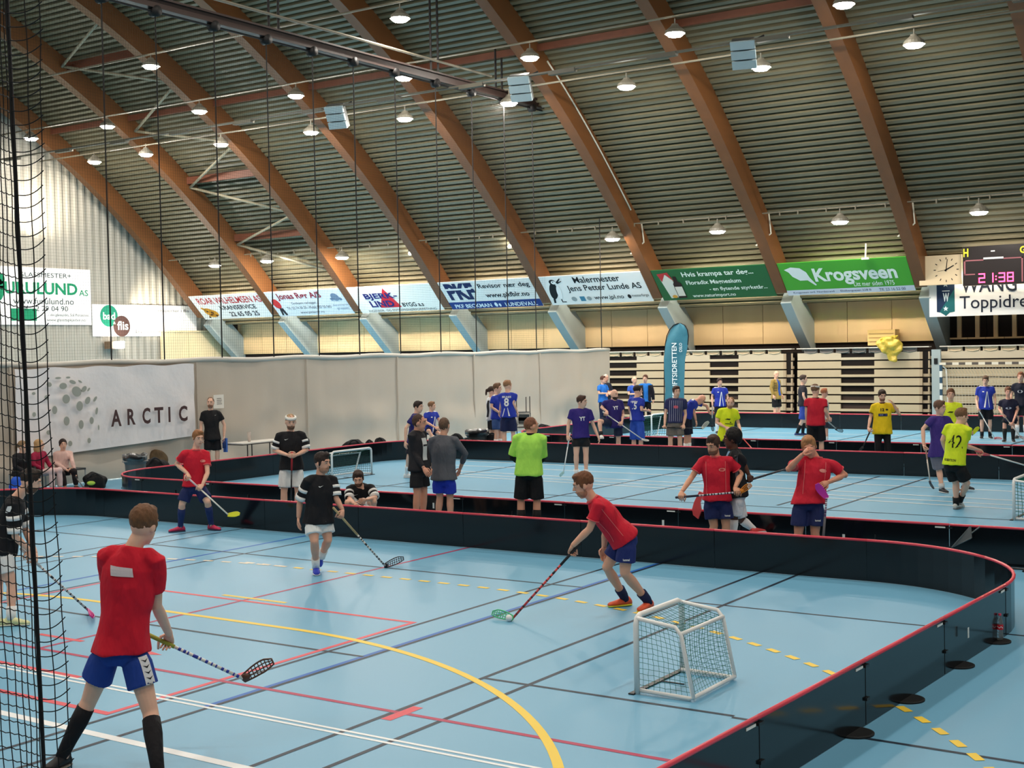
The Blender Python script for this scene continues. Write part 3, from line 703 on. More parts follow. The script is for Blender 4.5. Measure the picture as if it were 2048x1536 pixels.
# ------------------------------------------------------------------ small goals
GREEN = mat('net_green', (16, 104, 84), .7, .2); GWHITE = paint((238, 238, 236), .35)
def goal(label, o, ang, w, h, dt, db, cell=.05, thick=.0017, netc=None):
    """o: foot of one front post; the mouth runs along direction ang; the back lies to the left of it"""
    t = thing('floorball_goal', label, 'goal', o); o = V3(o); u = V3((math.cos(ang), math.sin(ang), 0)); b = V3((-math.sin(ang), math.cos(ang), 0))
    P = lambda x, d, z: o+u*x+b*d+UPV*z
    rr = .024; c = .07
    mb = MB(); mb.tube([P(0, 0, 0), P(0, 0, h-c), P(c*.3, 0, h-c*.3), P(c, 0, h), P(w-c, 0, h), P(w-c*.3, 0, h-c*.3), P(w, 0, h-c), P(w, 0, 0)], rr, 10); obj('front_frame', mb, GWHITE, t, True)
    for x in (0.015, w-.015):
        mb = MB(); mb.tube([P(x, 0, h-.02), P(x, dt-.05, h-.06), P(x, dt, h-.12), P(x, db, .03), P(x, db-.03, .02), P(x, 0, .03)], rr*.75, 8); obj('side_bar', mb, GWHITE, t, True)
    for d_, z_ in ((db, .03), (dt, h-.11)): mb = MB(); mb.tube([P(.015, d_, z_), P(w-.015, d_, z_)], rr*.75, 8); obj('rear_bar', mb, GWHITE, t, True)
    mb = MB(); mb.box(P(w/2, -.03, .006), (w+.1, .05, .012), 0, (u, b, UPV)); mb.box(P(w*.45, .1, .004), (.02, .2, .008), 0, (u, b, UPV)); obj('floor_strip', mb, CLIP, t)
    nb = MB()
    def sheet(f, nu, nv, sag):
        g = [[f(i/nu, j/nv)+sag*math.sin(math.pi*i/nu)*math.sin(math.pi*j/nv)+V3([.006*noise.noise(Vector((i*.9, j*.9, q))) for q in (1, 5, 9)]) for j in range(nv+1)] for i in range(nu+1)]
        for i in range(nu+1): nb.tube(g[i], thick, 4, cap=False)
        for j in range(nv+1): nb.tube([g[i][j] for i in range(nu+1)], thick, 4, cap=False)
    nw, nh, nd = round(w/cell), round(h/cell), max(3, round(dt/cell))
    sheet(lambda a, q: P(.015+a*(w-.03), dt+(db-dt)*(1-q), .03+q*(h-.14)), nw, nh, b*-.05)
    sheet(lambda a, q: P(.015+a*(w-.03), dt*q, h-.02-.09*q), nw, nd, UPV*-.03)
    for x, sg in ((.015, 1), (w-.015, -1)):
        sheet(lambda a, q: P(x, a*(db+(dt-db)*q), .03+q*(h-.05-.09*a)), max(4, round(db/cell)), nh, u*.02*sg)
    obj('netting', nb, netc or GREEN, t)
    return t
goal('small white goal with green netting in the nearest rink', (-5.15, 10.18, 0), -math.pi/2, .82, .64, .40, .50)
p = gnd(697, 955); goal('small white goal with dark green netting at the far end of the middle rink', (-19.55, 21.75, 0), math.pi/2, 1.35, .62, .32, .5, .06, .004, mat('net_dgreen', (14, 66, 52), .7, .2))
goal('small white goal with green netting by the edge of the picture in the middle rink', (-4.95, 22.6, 0), -math.pi/2, 1.35, .64, .40, .5, .06, .004)
goal('small white goal in the farthest rink behind the player with a striped shirt', (-18.6, 35.0, 0), math.pi/2, 1.3, .75, .35, .5, .08, .006, mat('net_dgreen', (14, 66, 52), .7, .2))

# handball goal by the seating
t = thing('handball_goal', 'tall handball goal with banded posts in front of the far seating', 'goal', (-12.4, 43.6, 0))
gl = on_y(1882, 740, 43.6); x0 = gl[0]
def bands(a, b, nm, n=10, m1=(232, 232, 226), m2=(44, 74, 96)):
    a = V3(a); b = V3(b)
    for m, q in ((m1, 0), (m2, 1)):
        mb = MB()
        for k in range(q, n, 2):
            c = (a+(b-a)*(k+.5)/n); L = np.linalg.norm(b-a)/n; d_ = unit(b-a)
            s_ = V3((.08, .08, .08))+np.abs(d_)*(L-.08); mb.box(c, s_)
        obj(nm, mb, paint(m), t)
bands((x0, 43.6, 0), (x0, 43.6, 2.0), 'post', 10); bands((x0+3.04, 43.6, 0), (x0+3.04, 43.6, 2.0), 'post', 10)
bands((x0-.04, 43.6, 2.04), (x0+3.08, 43.6, 2.04), 'crossbar', 15, (224, 216, 198), (92, 84, 78))
mb = MB()
for k in range(31): mb.tube([(x0+k*.1, 43.65, 1.95), (x0+k*.1, 44.15+.03*math.sin(k), 1.7), (x0+k*.1, 44.4, .02)], .005, 4)
for k in range(20): mb.tube([(x0+q*.5, 44.4-.25*(k/20), .05+k*.085+.012*math.sin(q*2+k)) for q in range(7)], .005, 4)
for s_ in (x0, x0+3.0):
    for k in range(6): mb.tube([(s_, 43.65+k*.13, .02), (s_, 43.65+k*.11, 1.9-.05*k)], .005, 4)
obj('netting', mb, mat('net_white', (206, 198, 180), .7, .2), t)
mb = MB()
for s_ in (x0, x0+3.04): mb.tube([(s_, 43.62, 2.0), (s_, 44.2, 1.85), (s_, 44.45, .03)], .025, 6)
obj('rear_frame', mb, GWHITE, t)

# ------------------------------------------------------------------ black discs and bottles beside the nearest rink
RUB = mat('rubber', (22, 24, 26), .55, .3, noise_amt=.2, noise_scale=30)
dpx = [(1708, 1467), (1812, 1399), (1915, 1331), (1990, 1283)]
dl = ['black rubber disc beside the rink on the thin black floor line', 'black rubber disc where the yellow dashes come out from the rink', 'plain black rubber disc next to the one holding bottles', 'black rubber disc with two cola bottles standing on it']
discs = []
for i, (x, y) in enumerate(dpx):
    p = gnd(x, y); mb = MB(); mb.loft([p+UPV*.002, p+UPV*.012, p+UPV*.016], [(1, 0, 0)]*3, [(0, 1, 0)]*3, [.145, .145, .13], [.145, .145, .13], 36)
    discs.append(p); tag(obj('rubber_disc', mb, RUB), dl[i], 'disc', 'rubber discs beside the rink')
PET = mat('pet_clear', (214, 220, 222), .08, .5, transmission=.85, alpha=1.0)
for (x, y, capc, lab) in ((1984, 1284, (30, 22, 24), 'clear cola bottle with a dark cap on the black disc'), (2000, 1283, (224, 70, 96), 'clear cola bottle with a red cap on the black disc')):
    p = gnd(x, y)+UPV*.016; t = thing('drink_bottle', lab, 'bottle', p, 'cola bottles')
    zz = [0, .008, .06, .09, .15, .18, .205, .225, .232]; rr = [.026, .031, .030, .028, .031, .026, .016, .0125, .0125]
    mb = MB(); mb.loft([p+UPV*z for z in zz], [(1, 0, 0)]*9, [(0, 1, 0)]*9, rr, rr, 18); obj('bottle_body', mb, PET, t, True)
    mb = MB(); mb.loft([p+UPV*.1, p+UPV*.148], [(1, 0, 0)]*2, [(0, 1, 0)]*2, [.0312]*2, [.0312]*2, 18, cap=False); lo = obj('paper_label', mb, mat('label_red', (206, 28, 44), .4, .4), t, True)
    mb = MB()
    f_ = unit(CP*V3((1, 1, 0))-p*V3((1, 1, 0))); u_ = np.cross(UPV, f_)
    for a0 in np.linspace(-.8, .8, 9):
        a1 = a0+.17; zc = .124+.006*math.sin(a0*6)
        q = [p+(f_*math.cos(a)+u_*math.sin(a))*.0318+UPV*(zc+dz) for a, dz in ((a0, -.004), (a1, -.004), (a1, .004), (a0, .004))]; mb.add(q, [(0, 1, 2, 3)])
    obj('script', mb, ink((240, 236, 236)), lo)
    mb = MB(); mb.loft([p+UPV*.23, p+UPV*.248], [(1, 0, 0)]*2, [(0, 1, 0)]*2, [.0145]*2, [.0145]*2, 16); obj('cap', mb, plastic(capc), t)
# ball at the striker's blade
p = gnd(1018, 1243); mb = MB(); mb.ell(p+UPV*.036, ((.036, 0, 0), (0, .036, 0), (0, 0, .036)), 16, 10)
BALLM = mat('ball_white', (240, 240, 238), .4, .4); o = tag(obj('floorball', mb, BALLM, None, True), 'white plastic floorball at the green stick blade', 'ball')
p = on_y(887, 949, 16.4); mb = MB(); mb.ell(p, ((.036, 0, 0), (0, .036, 0), (0, 0, .036)), 12, 8)
tag(obj('floorball', mb, mat('ball_yellow', (226, 236, 110), .4, .4), None, True), 'pale yellow ball in the hand of the person in a long-sleeved dark top', 'ball')

# ------------------------------------------------------------------ retracted seating units along the wall
BEI = mat('riser_beige', (182, 165, 137), .45, .35, noise_amt=.05, noise_scale=.8); DRK = mat('gap_black', (26, 20, 18), .8, .2); BRO = mat('recess_brown', (66, 52, 46), .6, .3)
YS = 45.3
def xs(px): return on_y(px, 770, YS)[0]
def seating(label, xa, xb, recess, grey=False):
    t = thing('telescopic_seating', label, 'seating', ((xa+xb)/2, YS+.6, 0), 'retracted seating units')
    mb = MB(); mb.box(((xa+xb)/2, YS+.78, 1.25), (xb-xa, 1.2, 2.46)); obj('core', mb, DRK, t)
    rh = .305
    for k in range(8):
        z = .04+k*rh; y = YS+.02*k
        mb = MB(); cuts = sorted(recess); segs = []; cur = xa
        for a, b in cuts: segs.append((cur, a)); cur = b
        segs.append((cur, xb-.35))
        for a, b in segs:
            if b-a > .05: mb.box(((a+b)/2, y+.04, z+.13), (b-a, .08, .255))
        for a, b in cuts: mb.box(((a+b)/2, y+.04, z+.045), (b-a, .08, .09))
        obj('riser_board', mb, BEI if k < 7 else mat('riser_top', (196, 182, 158), .5, .3), t)
        mb = MB()
        for a, b in cuts: mb.box(((a+b)/2, y+.14, z+.17), (b-a, .02, .17))
        obj('step_recess', mb, BRO, t)
        mb = MB(); mb.box((xb-.30, y+.04, z+.13), (.1, .09, .25)); mb.box((xb-.12, y+.09, z+.05), (.3, .05, .10)); mb.box((xb-.03, y+.06, z+.13), (.06, .09, .26)); obj('end_bracket', mb, mat('bracket', (170, 150, 124), .5, .3), t)
    mb = MB(); mb.box(((xa+xb)/2, YS+.2, 2.60), (xb-xa, .3, .035)); obj('top_rail', mb, paint((206, 200, 190)), t)
    mb = MB(); n = max(2, int((xb-xa)/.62))
    for k in range(n):
        xx = xa+.2+(xb-xa-.6)*(k+.5)/n; mb.box((xx, YS+.17, 2.50), (.5, .04, .17)); mb.tube([(xx-.24, YS+.14, 2.58), (xx-.2, YS+.13, 2.46), (xx, YS+.12, 2.43), (xx+.2, YS+.13, 2.46), (xx+.24, YS+.14, 2.58)], .018, 5)
    obj('folded_seats', mb, paint((120, 116, 112) if grey else (210, 190, 158)), t)
seating('retracted beige seating unit between the curtain end and the second bare column', on_y(1150, 770, YS)[0], xs(1583), [(xs(1170), xs(1271)), (xs(1417), xs(1475))])
seating('retracted beige seating unit below the yellow bag', xs(1593), xs(1858), [(xs(1680), xs(1747))], True)
seating('retracted beige seating unit behind the handball goal', xs(1879), xs(2420), [(xs(2120), xs(2190))])
for i, (px, lab) in enumerate(((1872, 'grey steel box column with a square lock plate beside the handball goal'),)):
    mb = MB(); x = on_y(px, 720, 45.1)[0]; t = thing('wall_post', lab, 'post', (x, 45.15, 0)); mb.box((x, 45.15, 1.25), (.30, .12, 2.5)); obj('post_body', mb, STEEL, t)
    mb = MB(); mb.box((x, 45.08, 2.1), (.12, .03, .2)); obj('lock_plate', mb, CLIP, t)

# teal beach flag
t = thing('beach_flag', 'tall teal beach flag with white vertical lettering', 'flag', on_y(1352, 850, 42.3)*V3((1, 1, 0)))
FL = mat('flag_teal', (58, 118, 138), .6, .3, noise_amt=.08, noise_scale=2, bump=.4, bump_scale=4, bump_dist=.04)
def fp(px, py): return on_y(px, py, 42.3)
Lp = [(1329, 840), (1329, 780), (1329, 720), (1331, 690), (1334, 672), (1340, 659), (1348, 650), (1357, 646.5)]
Rp = [(1368, 840), (1368, 780), (1370, 720), (1374.5, 690), (1376, 672), (1374, 660), (1369, 651), (1361, 646.8)]
mb = MB(); vs = []; n = 8
for (a, b), (c, d_) in zip(Lp, Rp):
    A = fp(a, b); B = fp(c, d_)
    for k in range(n+1):
        f = k/n; q = A+(B-A)*f; q = q+V3((0, .05*math.sin(f*5+b*.05), 0)); vs.append(q)
fs = [(i*(n+1)+k, i*(n+1)+k+1, (i+1)*(n+1)+k+1, (i+1)*(n+1)+k) for i in range(len(Lp)-1) for k in range(n)]
m_ = len(vs); vs2 = [q+V3((0, .012, 0)) for q in vs]; mb.add(vs+vs2, fs+[tuple(i+m_ for i in reversed(f)) for f in fs]); fo = obj('sail', mb, FL, t, True)
mb = MB(); mb.tube([fp(a+(c-a)*.0-1, b)+V3((0, .02, 0)) for (a, b), (c, d_) in zip(Lp, Rp)]+[fp(c+1, d_) for c, d_ in reversed(Rp[3:])], .018, 6); obj('pole', mb, DARK, t)
mb = MB(); q = fp(1332, 840); mb.tube([(q[0], q[1], .03), (q[0], q[1], q[2])], .02, 6); mb.tube([(q[0]-.5, q[1], .02), (q[0]+.5, q[1], .02)], .02, 6); mb.tube([(q[0], q[1]-.5, .02), (q[0], q[1]+.5, .02)], .02, 6); obj('base', mb, DARK, t)
def vtext(mb, st, x0, yb, x1, yt, bold):
    V, F, _ = text_geo(st, bold); A = fp(x0, yb); B = fp(x1, yt)
    mb.add([(A[0]+(B[0]-A[0])*b, 42.3-.075, A[2]+(B[2]-A[2])*a) for a, b in V], F)
mb = MB(); vtext(mb, 'BEDRIFTSIDRETTEN', 1357, 805, 1345, 686, .01); vtext(mb, 'OSLO', 1366, 704, 1360, 686, 0.0); o = obj('lettering', mb, ink((226, 238, 242)), t)

# cream wall box and the crumpled yellow bag above the seating
o = on_y(1737, 660, 46.6); b = on_y(1792, 690, 46.6); t = thing('wall_box', 'cream ventilation box on the plywood wall with a yellow bag on it', 'box', (o+b)/2)
mb = MB(); mb.box(((o[0]+b[0])/2, 46.75, (o[2]+b[2])/2), (b[0]-o[0], .5, o[2]-b[2])); obj('case', mb, paint((214, 184, 122)), t)
mb = MB()
for k in range(3): mb.box(((o[0]+b[0])/2, 46.49, b[2]+.15+k*.14), (b[0]-o[0]-.1, .02, .03))
obj('louvre', mb, paint((190, 160, 104)), t)
p = on_y(1778, 690, 45.08); mb = MB(); mb.ell(p, ((.42, 0, .05), (0, .16, 0), (-.2, 0, .30)), 22, 14); mb.ell(p+V3((.12, 0, -.3)), ((.2, 0, 0), (0, .1, 0), (0, 0, .3)), 16, 10); mb.tube([p+V3((.1, 0, .15)), p+V3((.05, .8, .3)), (o[0]+.6, 46.6, b[2]+.2)], .05, 6)
me = remeshed(mb, .035, 2); wrinkle(me, .13, 5, 3, (1, 1, 1))
o = tag(link('plastic_bag', me, [mat('bag_yellow', (206, 180, 66), .35, .5, transmission=.15, bump=.8, bump_scale=8, bump_dist=.06)], None, True), 'crumpled yellow plastic bag caught on the cream wall box', 'bag')

# ------------------------------------------------------------------ arctic banner and the paper notice on the curtain
a = on_x(50, 733, XC+.16); b = on_x(120, 918, XC+.16); r_ = on_x(388, 728, XC+.16); yb0, zb = a[1]-.25, .66; wA, hA = r_[1]-yb0, r_[2]-zb
mb = MB(); nn = 40; mm = 14; vs = []
for j in range(mm+1):
    for i in range(nn+1):
        f, g = i/nn, j/mm; zz = r_[2]-hA*g*(1-.10*f)
        edge = (.05*noise.noise(Vector((f*9, g*3, 4))) if (f > .75 or g < .2) else .02*noise.noise(Vector((f*9, g*3, 4))))
        vs.append((XC+.13+edge+.02, yb0+wA*f, zz-.02*math.sin(f*25)*(g == 0)))
mb.add(vs, [(j*(nn+1)+i, j*(nn+1)+i+1, (j+1)*(nn+1)+i+1, (j+1)*(nn+1)+i) for j in range(mm) for i in range(nn)])
t = thing('curtain_banner', 'large white cloth banner with brown lettering and dotted globe on the grey curtain', 'banner', (XC+.2, yb0+wA/2, zb))
obj('cloth', mb, mat('banner_cloth', (246, 240, 240), .6, .3, noise_amt=.03, noise_scale=1, bump=.4, bump_scale=4, bump_dist=.04), t, True)
sh = Sheet((XC+.26, yb0, r_[2]), (0, 1, 0), (0, 0, -1), wA, hA); sh.n = V3((1, 0, 0))
def AX(px, py): q = on_x(px, py, XC+.26); return ((q[1]-yb0)/wA, (r_[2]-q[2])/hA)
lt = []
for chv, xl, xr, yt_l, yb_l in (('A', 221, 243, 820, 852), ('R', 254, 271, 818, 849), ('C', 284, 301, 816, 847), ('T', 308, 327, 815, 845), ('I', 336, 341, 814, 844), ('C', 357, 375, 812, 842)):
    p0 = AX(xl, yt_l); p1 = AX(xr, yb_l); lt.append((chv, p0[0], p0[1], p1[0], p1[1], .03 if chv != 'I' else .0))
lettering_label(sh, t, (84, 62, 62), lt, 'brown capital letters')
dots = [(126, 772, 9, 7, 0), (153, 783, 12, 11, .5), (132, 798, 9, 10, 0), (159, 812, 8, 11, .1), (175, 801, 6, 9, .6), (133, 842, 7, 10, 0), (162, 849, 6, 10, 0), (183, 841, 5, 8, 0), (109, 820, 6, 9, 0), (168, 778, 5, 8, .9), (145, 764, 8, 4, .3), (116, 756, 7, 2, 0), (136, 755, 5, 2, 0), (193, 822, 3, 8, .2), (190, 798, 3, 7, .7), (140, 887, 5, 6, 0), (178, 881, 4, 6, 0), (97, 865, 5, 5, 0), (98, 769, 6, 5, .2), (67, 787, 4, 3, 0), (93, 795, 5, 5, 0), (68, 829, 4, 5, 0), (197, 855, 1.5, 6, 0), (177, 779, 2, 5, .8), (160, 763, 5, 2, .5)]
it = []; itr = []
for x, y, rx, ry, ro in dots:
    q = AX(x, y); k = hA*2620/33.0; it.append(('#d', q[0], q[1], rx/k*.86, ry/k*.78, ro)); itr.append(('#d', q[0], q[1], (rx+1.4)/k*.86, (ry+1.4)/k*.78, ro))
lettering(sh, t, (240, 234, 228), itr, .002, 'dot_halo'); lettering_label(sh, t, (166, 168, 160), it, 'grey dots', .006, 'globe_dots')
a = on_x(427, 790, XC+.16); b = on_x(448, 816, XC+.16); sh = Sheet(a, (0, 1, 0), (0, 0, -1), b[1]-a[1], a[2]-b[2]); t = thing('paper_notice', 'white paper notice taped to the grey curtain beside the man in black', 'notice', a)
mb = MB(); sh.panel(mb, .01); obj('sheet', mb, mat('paper', (240, 234, 224), .6, .2), t)
lettering(sh, t, (170, 160, 152), [('#r', .3, .25+.13*k, .75+.05*(k % 2), .31+.13*k) for k in range(4)], .004, 'print')

# ------------------------------------------------------------------ bins, bags, chairs, table
def bin_(label, p, h, r0, r1, rgb):
    t = thing('rubbish_bin', label, 'bin', p); p = V3(p)
    zz = [0, .02, h*.72, h*.76, h*.77, h*.86, h*.87, h, h, h*.9]; rr = [r0*.95, r0, r1*.93, r1*.94, r1*1.0, r1*1.0, r1*1.06, r1*1.09, r1*1.0, r1*.95]
    mb = MB(); mb.loft([p+UPV*z for z in zz], [(1, 0, 0)]*10, [(0, 1, 0)]*10, rr, rr, 28); obj('bin_body', mb, plastic(rgb), t, True)
    mb = MB(); n = 28
    mb.loft([p+UPV*(h*.9), p+UPV*(h+.03), p+UPV*(h+.02), p+UPV*(h*.87)], [(1, 0, 0)]*4, [(0, 1, 0)]*4, [r1*.97, r1*1.02, r1*1.12, r1*1.11], [r1*.97, r1*1.02, r1*1.12, r1*1.11], n); me = mb.mesh('liner'); wrinkle(me, .05, 9); link('bin_liner', me, [mat('liner', (34, 32, 34), .3, .5, transmission=.2)], t, True)
    f = unit((CP-p)*V3((1, 1, 0))); u = np.cross(f, UPV)
    for s_ in (-1, 1):
        mb = MB(); q = p+UPV*h*.84+u*r1*.85*s_+f*r1*.5; mb.tube([q-u*.06, q-u*.05+f*.05, q+u*.05+f*.05, q+u*.06], .015, 6); obj('handle', mb, plastic((150, 150, 150)), t)
bin_('tall grey plastic bin standing before the white banner', gnd(272, 976), .70, .185, .235, (96, 104, 108))
pb = col_at(955, 28.9); bin_('dark grey bin by the curtain behind the middle rink', pb*V3((1, 1, 0)), .62, .24, .30, (58, 62, 64))
def bag(label, p, w, h, d_, rgb, seed, strap=True, patch=None):
    p = V3(p)*V3((1, 1, 0)); t = thing('sports_bag', label, 'bag', p, 'kit bags along the curtain')
    f = unit((CP-p)*V3((1, 1, 0))); u = np.cross(UPV, f); mb = MB()
    mb.ell(p+UPV*h*.45, (u*w*.5, f*d_*.5, UPV*h*.48), 20, 12); mb.ell(p+UPV*h*.3+u*w*.2, (u*w*.3, f*d_*.5, UPV*h*.3), 16, 10); mb.box(p+UPV*h*.12, (w*.85, d_*.8, h*.24), 0, (u, f, UPV))
    me = remeshed(mb, .03, 3); wrinkle(me, .05, 6, seed, (1, 1, 1)); 
    co = [v.co for v in me.vertices]
    for v in me.vertices:
        if v.co.z < .003: v.co.z = .003
    link('bag_body', me, [cloth(rgb)], t, True)
    if strap:
        mb = MB(); mb.tube([p+u*w*(-.3+.6*k/10)+f*d_*(.35)+UPV*(h*(.62+.30*math.sin(math.pi*k/10))) for k in range(11)], .018, 6); obj('strap', mb, cloth((44, 44, 46)), t, True)
    if patch:
        mb = MB(); mb.ell(p+UPV*h*.35+f*d_*.42-u*w*.15, (u*.09, f*.04, UPV*.05), 10, 7); obj('bright_patch', mb, cloth(patch), t)
bag('black kit bag heap with a brown jacket on top beside the tall grey bin', gnd(312, 966), .62, .62, .5, (30, 30, 34), 1)
bag('crumpled black bag with a lime strip at the feet of the seated woman in pink', gnd(190, 976), .5, .36, .4, (26, 26, 28), 2, True, (190, 220, 90))
bag('brown jacket lying over the bag heap by the bin', gnd(306, 952)+V3((-.2, .3, 0)), .5, .66, .35, (92, 74, 52), 3, False)
for i, (px, Y, w, h, lab) in enumerate(((618, 25.6, .55, .72, 'pointed black backpack behind the player with a white headband'), (727, 25.8, .7, .60, 'black rucksack with looped straps behind the small dark-netted goal'), (757, 26.4, .35, .56, 'small black pouch next to the rucksack on the curtain side'), (778, 26.9, .4, .58, 'second small black pouch next to the rucksack'), (985, 29.2, .5, .6, 'grey rucksack beside the dark bin'), (912, 28.4, .5, .62, 'black bag behind the head of the man in grey'), (935, 28.4, .4, .5, 'black and white striped shoe bag near the dark bin'), (958, 28.3, .6, .45, 'black holdall with a pale arc trim lying before the dark bin'), (1086, 33.5, .7, .55, 'dark bag at the foot of the curtain past the chair stack'))):
    bag(lab, col_at(px, Y)+V3((-.3 if px < 800 else 0, 0, 0)), w, h, .4, (28, 28, 32), 10+i)
# blue drink bottle by the heap
p = gnd(305, 966); t = thing('drink_bottle', 'small white and blue drink bottle on the floor by the bag heap', 'bottle', p); mb = MB(); mb.loft([p, p+UPV*.16, p+UPV*.2], [(1, 0, 0)]*3, [(0, 1, 0)]*3, [.035, .035, .02], [.035, .035, .02], 14); obj('bottle_body', mb, plastic((44, 60, 110)), t, True); mb = MB(); mb.ell(p+UPV*.22, ((.025, 0, 0), (0, .025, 0), (0, 0, .03)), 10, 7); obj('cap', mb, plastic((230, 230, 230)), t)
# stacked chairs, one upside down on the other
def chair(label, c, up, rot=0.0, z=0.0):
    t = thing('metal_chair', label, 'chair', (c[0], c[1], z)); s_ = 1 if up else -1; zb = z if up else z+.88
    P = lambda x, y, q: (c[0]+x*math.cos(rot)-y*math.sin(rot), c[1]+x*math.sin(rot)+y*math.cos(rot), zb+s_*q)
    for x in (-.21, .21):
        for y in (-.2, .2):
            mb = MB(); mb.tube([P(x, y, 0), P(x, y, .45)], .013, 6); obj('leg', mb, STEELD, t)
    mb = MB(); mb.loft([P(0, 0, .45), P(0, 0, .48)], [(math.cos(rot), math.sin(rot), 0)]*2, [(-math.sin(rot), math.cos(rot), 0)]*2, [.28, .28], [.28, .28], 4); obj('seat', mb, plastic((84, 82, 80)), t)
    mb = MB(); mb.tube([P(-.21, .22, .45), P(-.21, .26, .86), P(.21, .26, .86), P(.21, .22, .45)], .013, 6); mb.box(P(0, .25, .74), (.4, .02, .2)); obj('backrest', mb, plastic((84, 82, 80)), t)
pc = col_at(1044, 32.7); chair('grey metal chair standing under the upturned one by the curtain', pc, True, .3); chair('upturned grey metal chair with its legs in the air', pc, False, .3, .50)
# table with a glass
pt = col_at(505, 24.2)+V3((-.9, 0, 0)); pt = on_x(508, 884, -23.6); tz = pt[2]
t = thing('folding_table', 'narrow white folding table against the curtain with thin dark legs', 'table', (pt[0], pt[1], 0)); 
mb = MB(); a = on_x(468, 888, -23.6); b = on_x(556, 880, -23.6); mb.box(((a+b)/2)*V3((1, 1, 0))+UPV*(tz), (.6, b[1]-a[1], .035)); obj('tabletop', mb, paint((226, 222, 214)), t)
mb = MB(); mb.box(((a+b)/2)*V3((1, 1, 0))+UPV*(tz-.02), (.62, b[1]-a[1]+.02, .02)); obj('edge_strip', mb, CLIP, t)
for yy in (a[1]+.45, a[1]+.6, b[1]-.3):
    mb = MB(); mb.tube([(pt[0], yy, 0), (pt[0], yy, tz)], .014, 6); obj('leg', mb, STEELD, t)
g = on_x(498.5, 886, -23.6)*V3((1, 1, 0))+UPV*(tz+.018); t = thing('drinking_glass', 'slim clear glass on the folding table', 'glass', g); mb = MB(); mb.loft([g, g+UPV*.1, g+UPV*.24], [(1, 0, 0)]*3, [(0, 1, 0)]*3, [.035, .038, .05], [.035, .038, .05], 14); obj('glass_body', mb, mat('glass_pale', (226, 214, 206), .1, .5, transmission=.5), t, True)
# low stools under the seated women
for i, (x, y, lab) in enumerate(((132, -23.95, 'low grey bench under the seated woman in pink'), (62, -23.95, 'low bench under the two seated women by the net'))):
    p = on_x_floor(x, y); t = thing('low_bench', lab, 'bench', p); mb = MB(); mb.box(p+UPV*.40, (.35, .8, .04)); obj('seat', mb, plastic((70, 74, 76)), t)
    for sx in (-.15, .15):
        for sy in (-.4, .4): mb = MB(); mb.tube([p+V3((sx, sy, 0)), p+V3((sx, sy, .4))], .018, 6); obj('leg', mb, paint((170, 176, 180)), t)

# plastic corner piece leaning on the outside of the middle rink
p = [on_y(x, y, 16.82) for x, y in ((1942, 1052), (1905, 1094), (1945, 1075), (1922, 1083), (1962, 1052))]
t = thing('corner_clip', 'clear triangular plastic piece hanging on the outside of the middle rink', 'clip', p[1]); mb = MB()
for a, b in ((0, 1), (1, 2), (0, 2), (3, 4)): mb.tube([p[a]+V3((0, -.02, 0)), p[b]+V3((0, -.05, 0))], .008, 5)
mb.add([p[0]+V3((0, -.03, 0)), p[1]+V3((0, -.03, 0)), p[2]+V3((0, -.05, 0)), p[0]+V3((0, -.026, 0)), p[1]+V3((0, -.026, 0)), p[2]+V3((0, -.046, 0))], [(0, 1, 2), (5, 4, 3), (0, 2, 5, 3), (0, 3, 4, 1), (1, 4, 5, 2)]); obj('wedge', mb, mat('clear_grey', (150, 156, 158), .2, .5, transmission=.6), t)

# ------------------------------------------------------------------ black safety net hanging close to the camera
DN = 6.0
t = thing('safety_net', 'black knotted safety net hanging from a thick rope near the camera', 'net', at_depth(90, 1536, DN)*V3((1, 1, 0)))
NETM = mat('near_net', (16, 15, 16), .65, .25)
def rope_x(y): return 14+(y/1536.0)*74
mb = MB(); mb.tube([at_depth(rope_x(y), y, DN) for y in range(-160, 1700, 60)], .0092, 10); obj('edge_rope', mb, mat('near_rope', (20, 16, 18), .6, .3), t, True)
cols = [(-132, .42), (-118, .36), (-104, .30), (-90, .24), (-76, .19), (-63, .15), (-50, .11), (-38, .08), (-26, .05), (-12, .02), (-5, -.03), (24, -.05), (44, -.02)]
def net_pt(k, y):
    o, dz = cols[k]; q = 1.0+.10*math.sin(y*.004+k*.7)
    off = o*q*(.62+.38*min(1, max(0, y)/1100.0)) if o < 0 else o*q*(1+.12*(y/1536.0))*(1.35-.35*min(1, max(0, y)/900.0))
    return at_depth(rope_x(y)+off+1.1*math.sin(y*.03+k), y, DN+dz)
mb = MB()
for k in range(len(cols)): mb.tube([net_pt(k, y) for y in range(-160, 1700, 20)], .0027, 5, cap=False)
yy = -120; rs = random.Random(4)
while yy < 1680:
    jit = rs.uniform(-2, 2); left = []
    for k in range(0, 11):
        if k: m0 = (net_pt(k-1, yy-26+(k-1)*3.2+jit)+net_pt(k, yy-26+k*3.2+jit))/2-UPV*.006; left.append(m0)
        left.append(net_pt(k, yy-26+k*3.2+jit))
    mb.tube(left, .0025, 5, cap=False)
    xa_ = rope_x(yy+4); xe_ = proj(net_pt(12, yy-10))[0]+rs.uniform(2, 6); up_ = rs.uniform(17, 24)
    right = [at_depth(xa_+(xe_-xa_)*q/9, yy+4+jit+2.5*math.sin(math.pi*q/9)-up_*(q/9)**2.6, DN-.03-.03*(q/9)) for q in range(10)]
    mb.tube(right, .0026, 5, cap=False); yy += 28
obj('netting', mb, NETM, t)
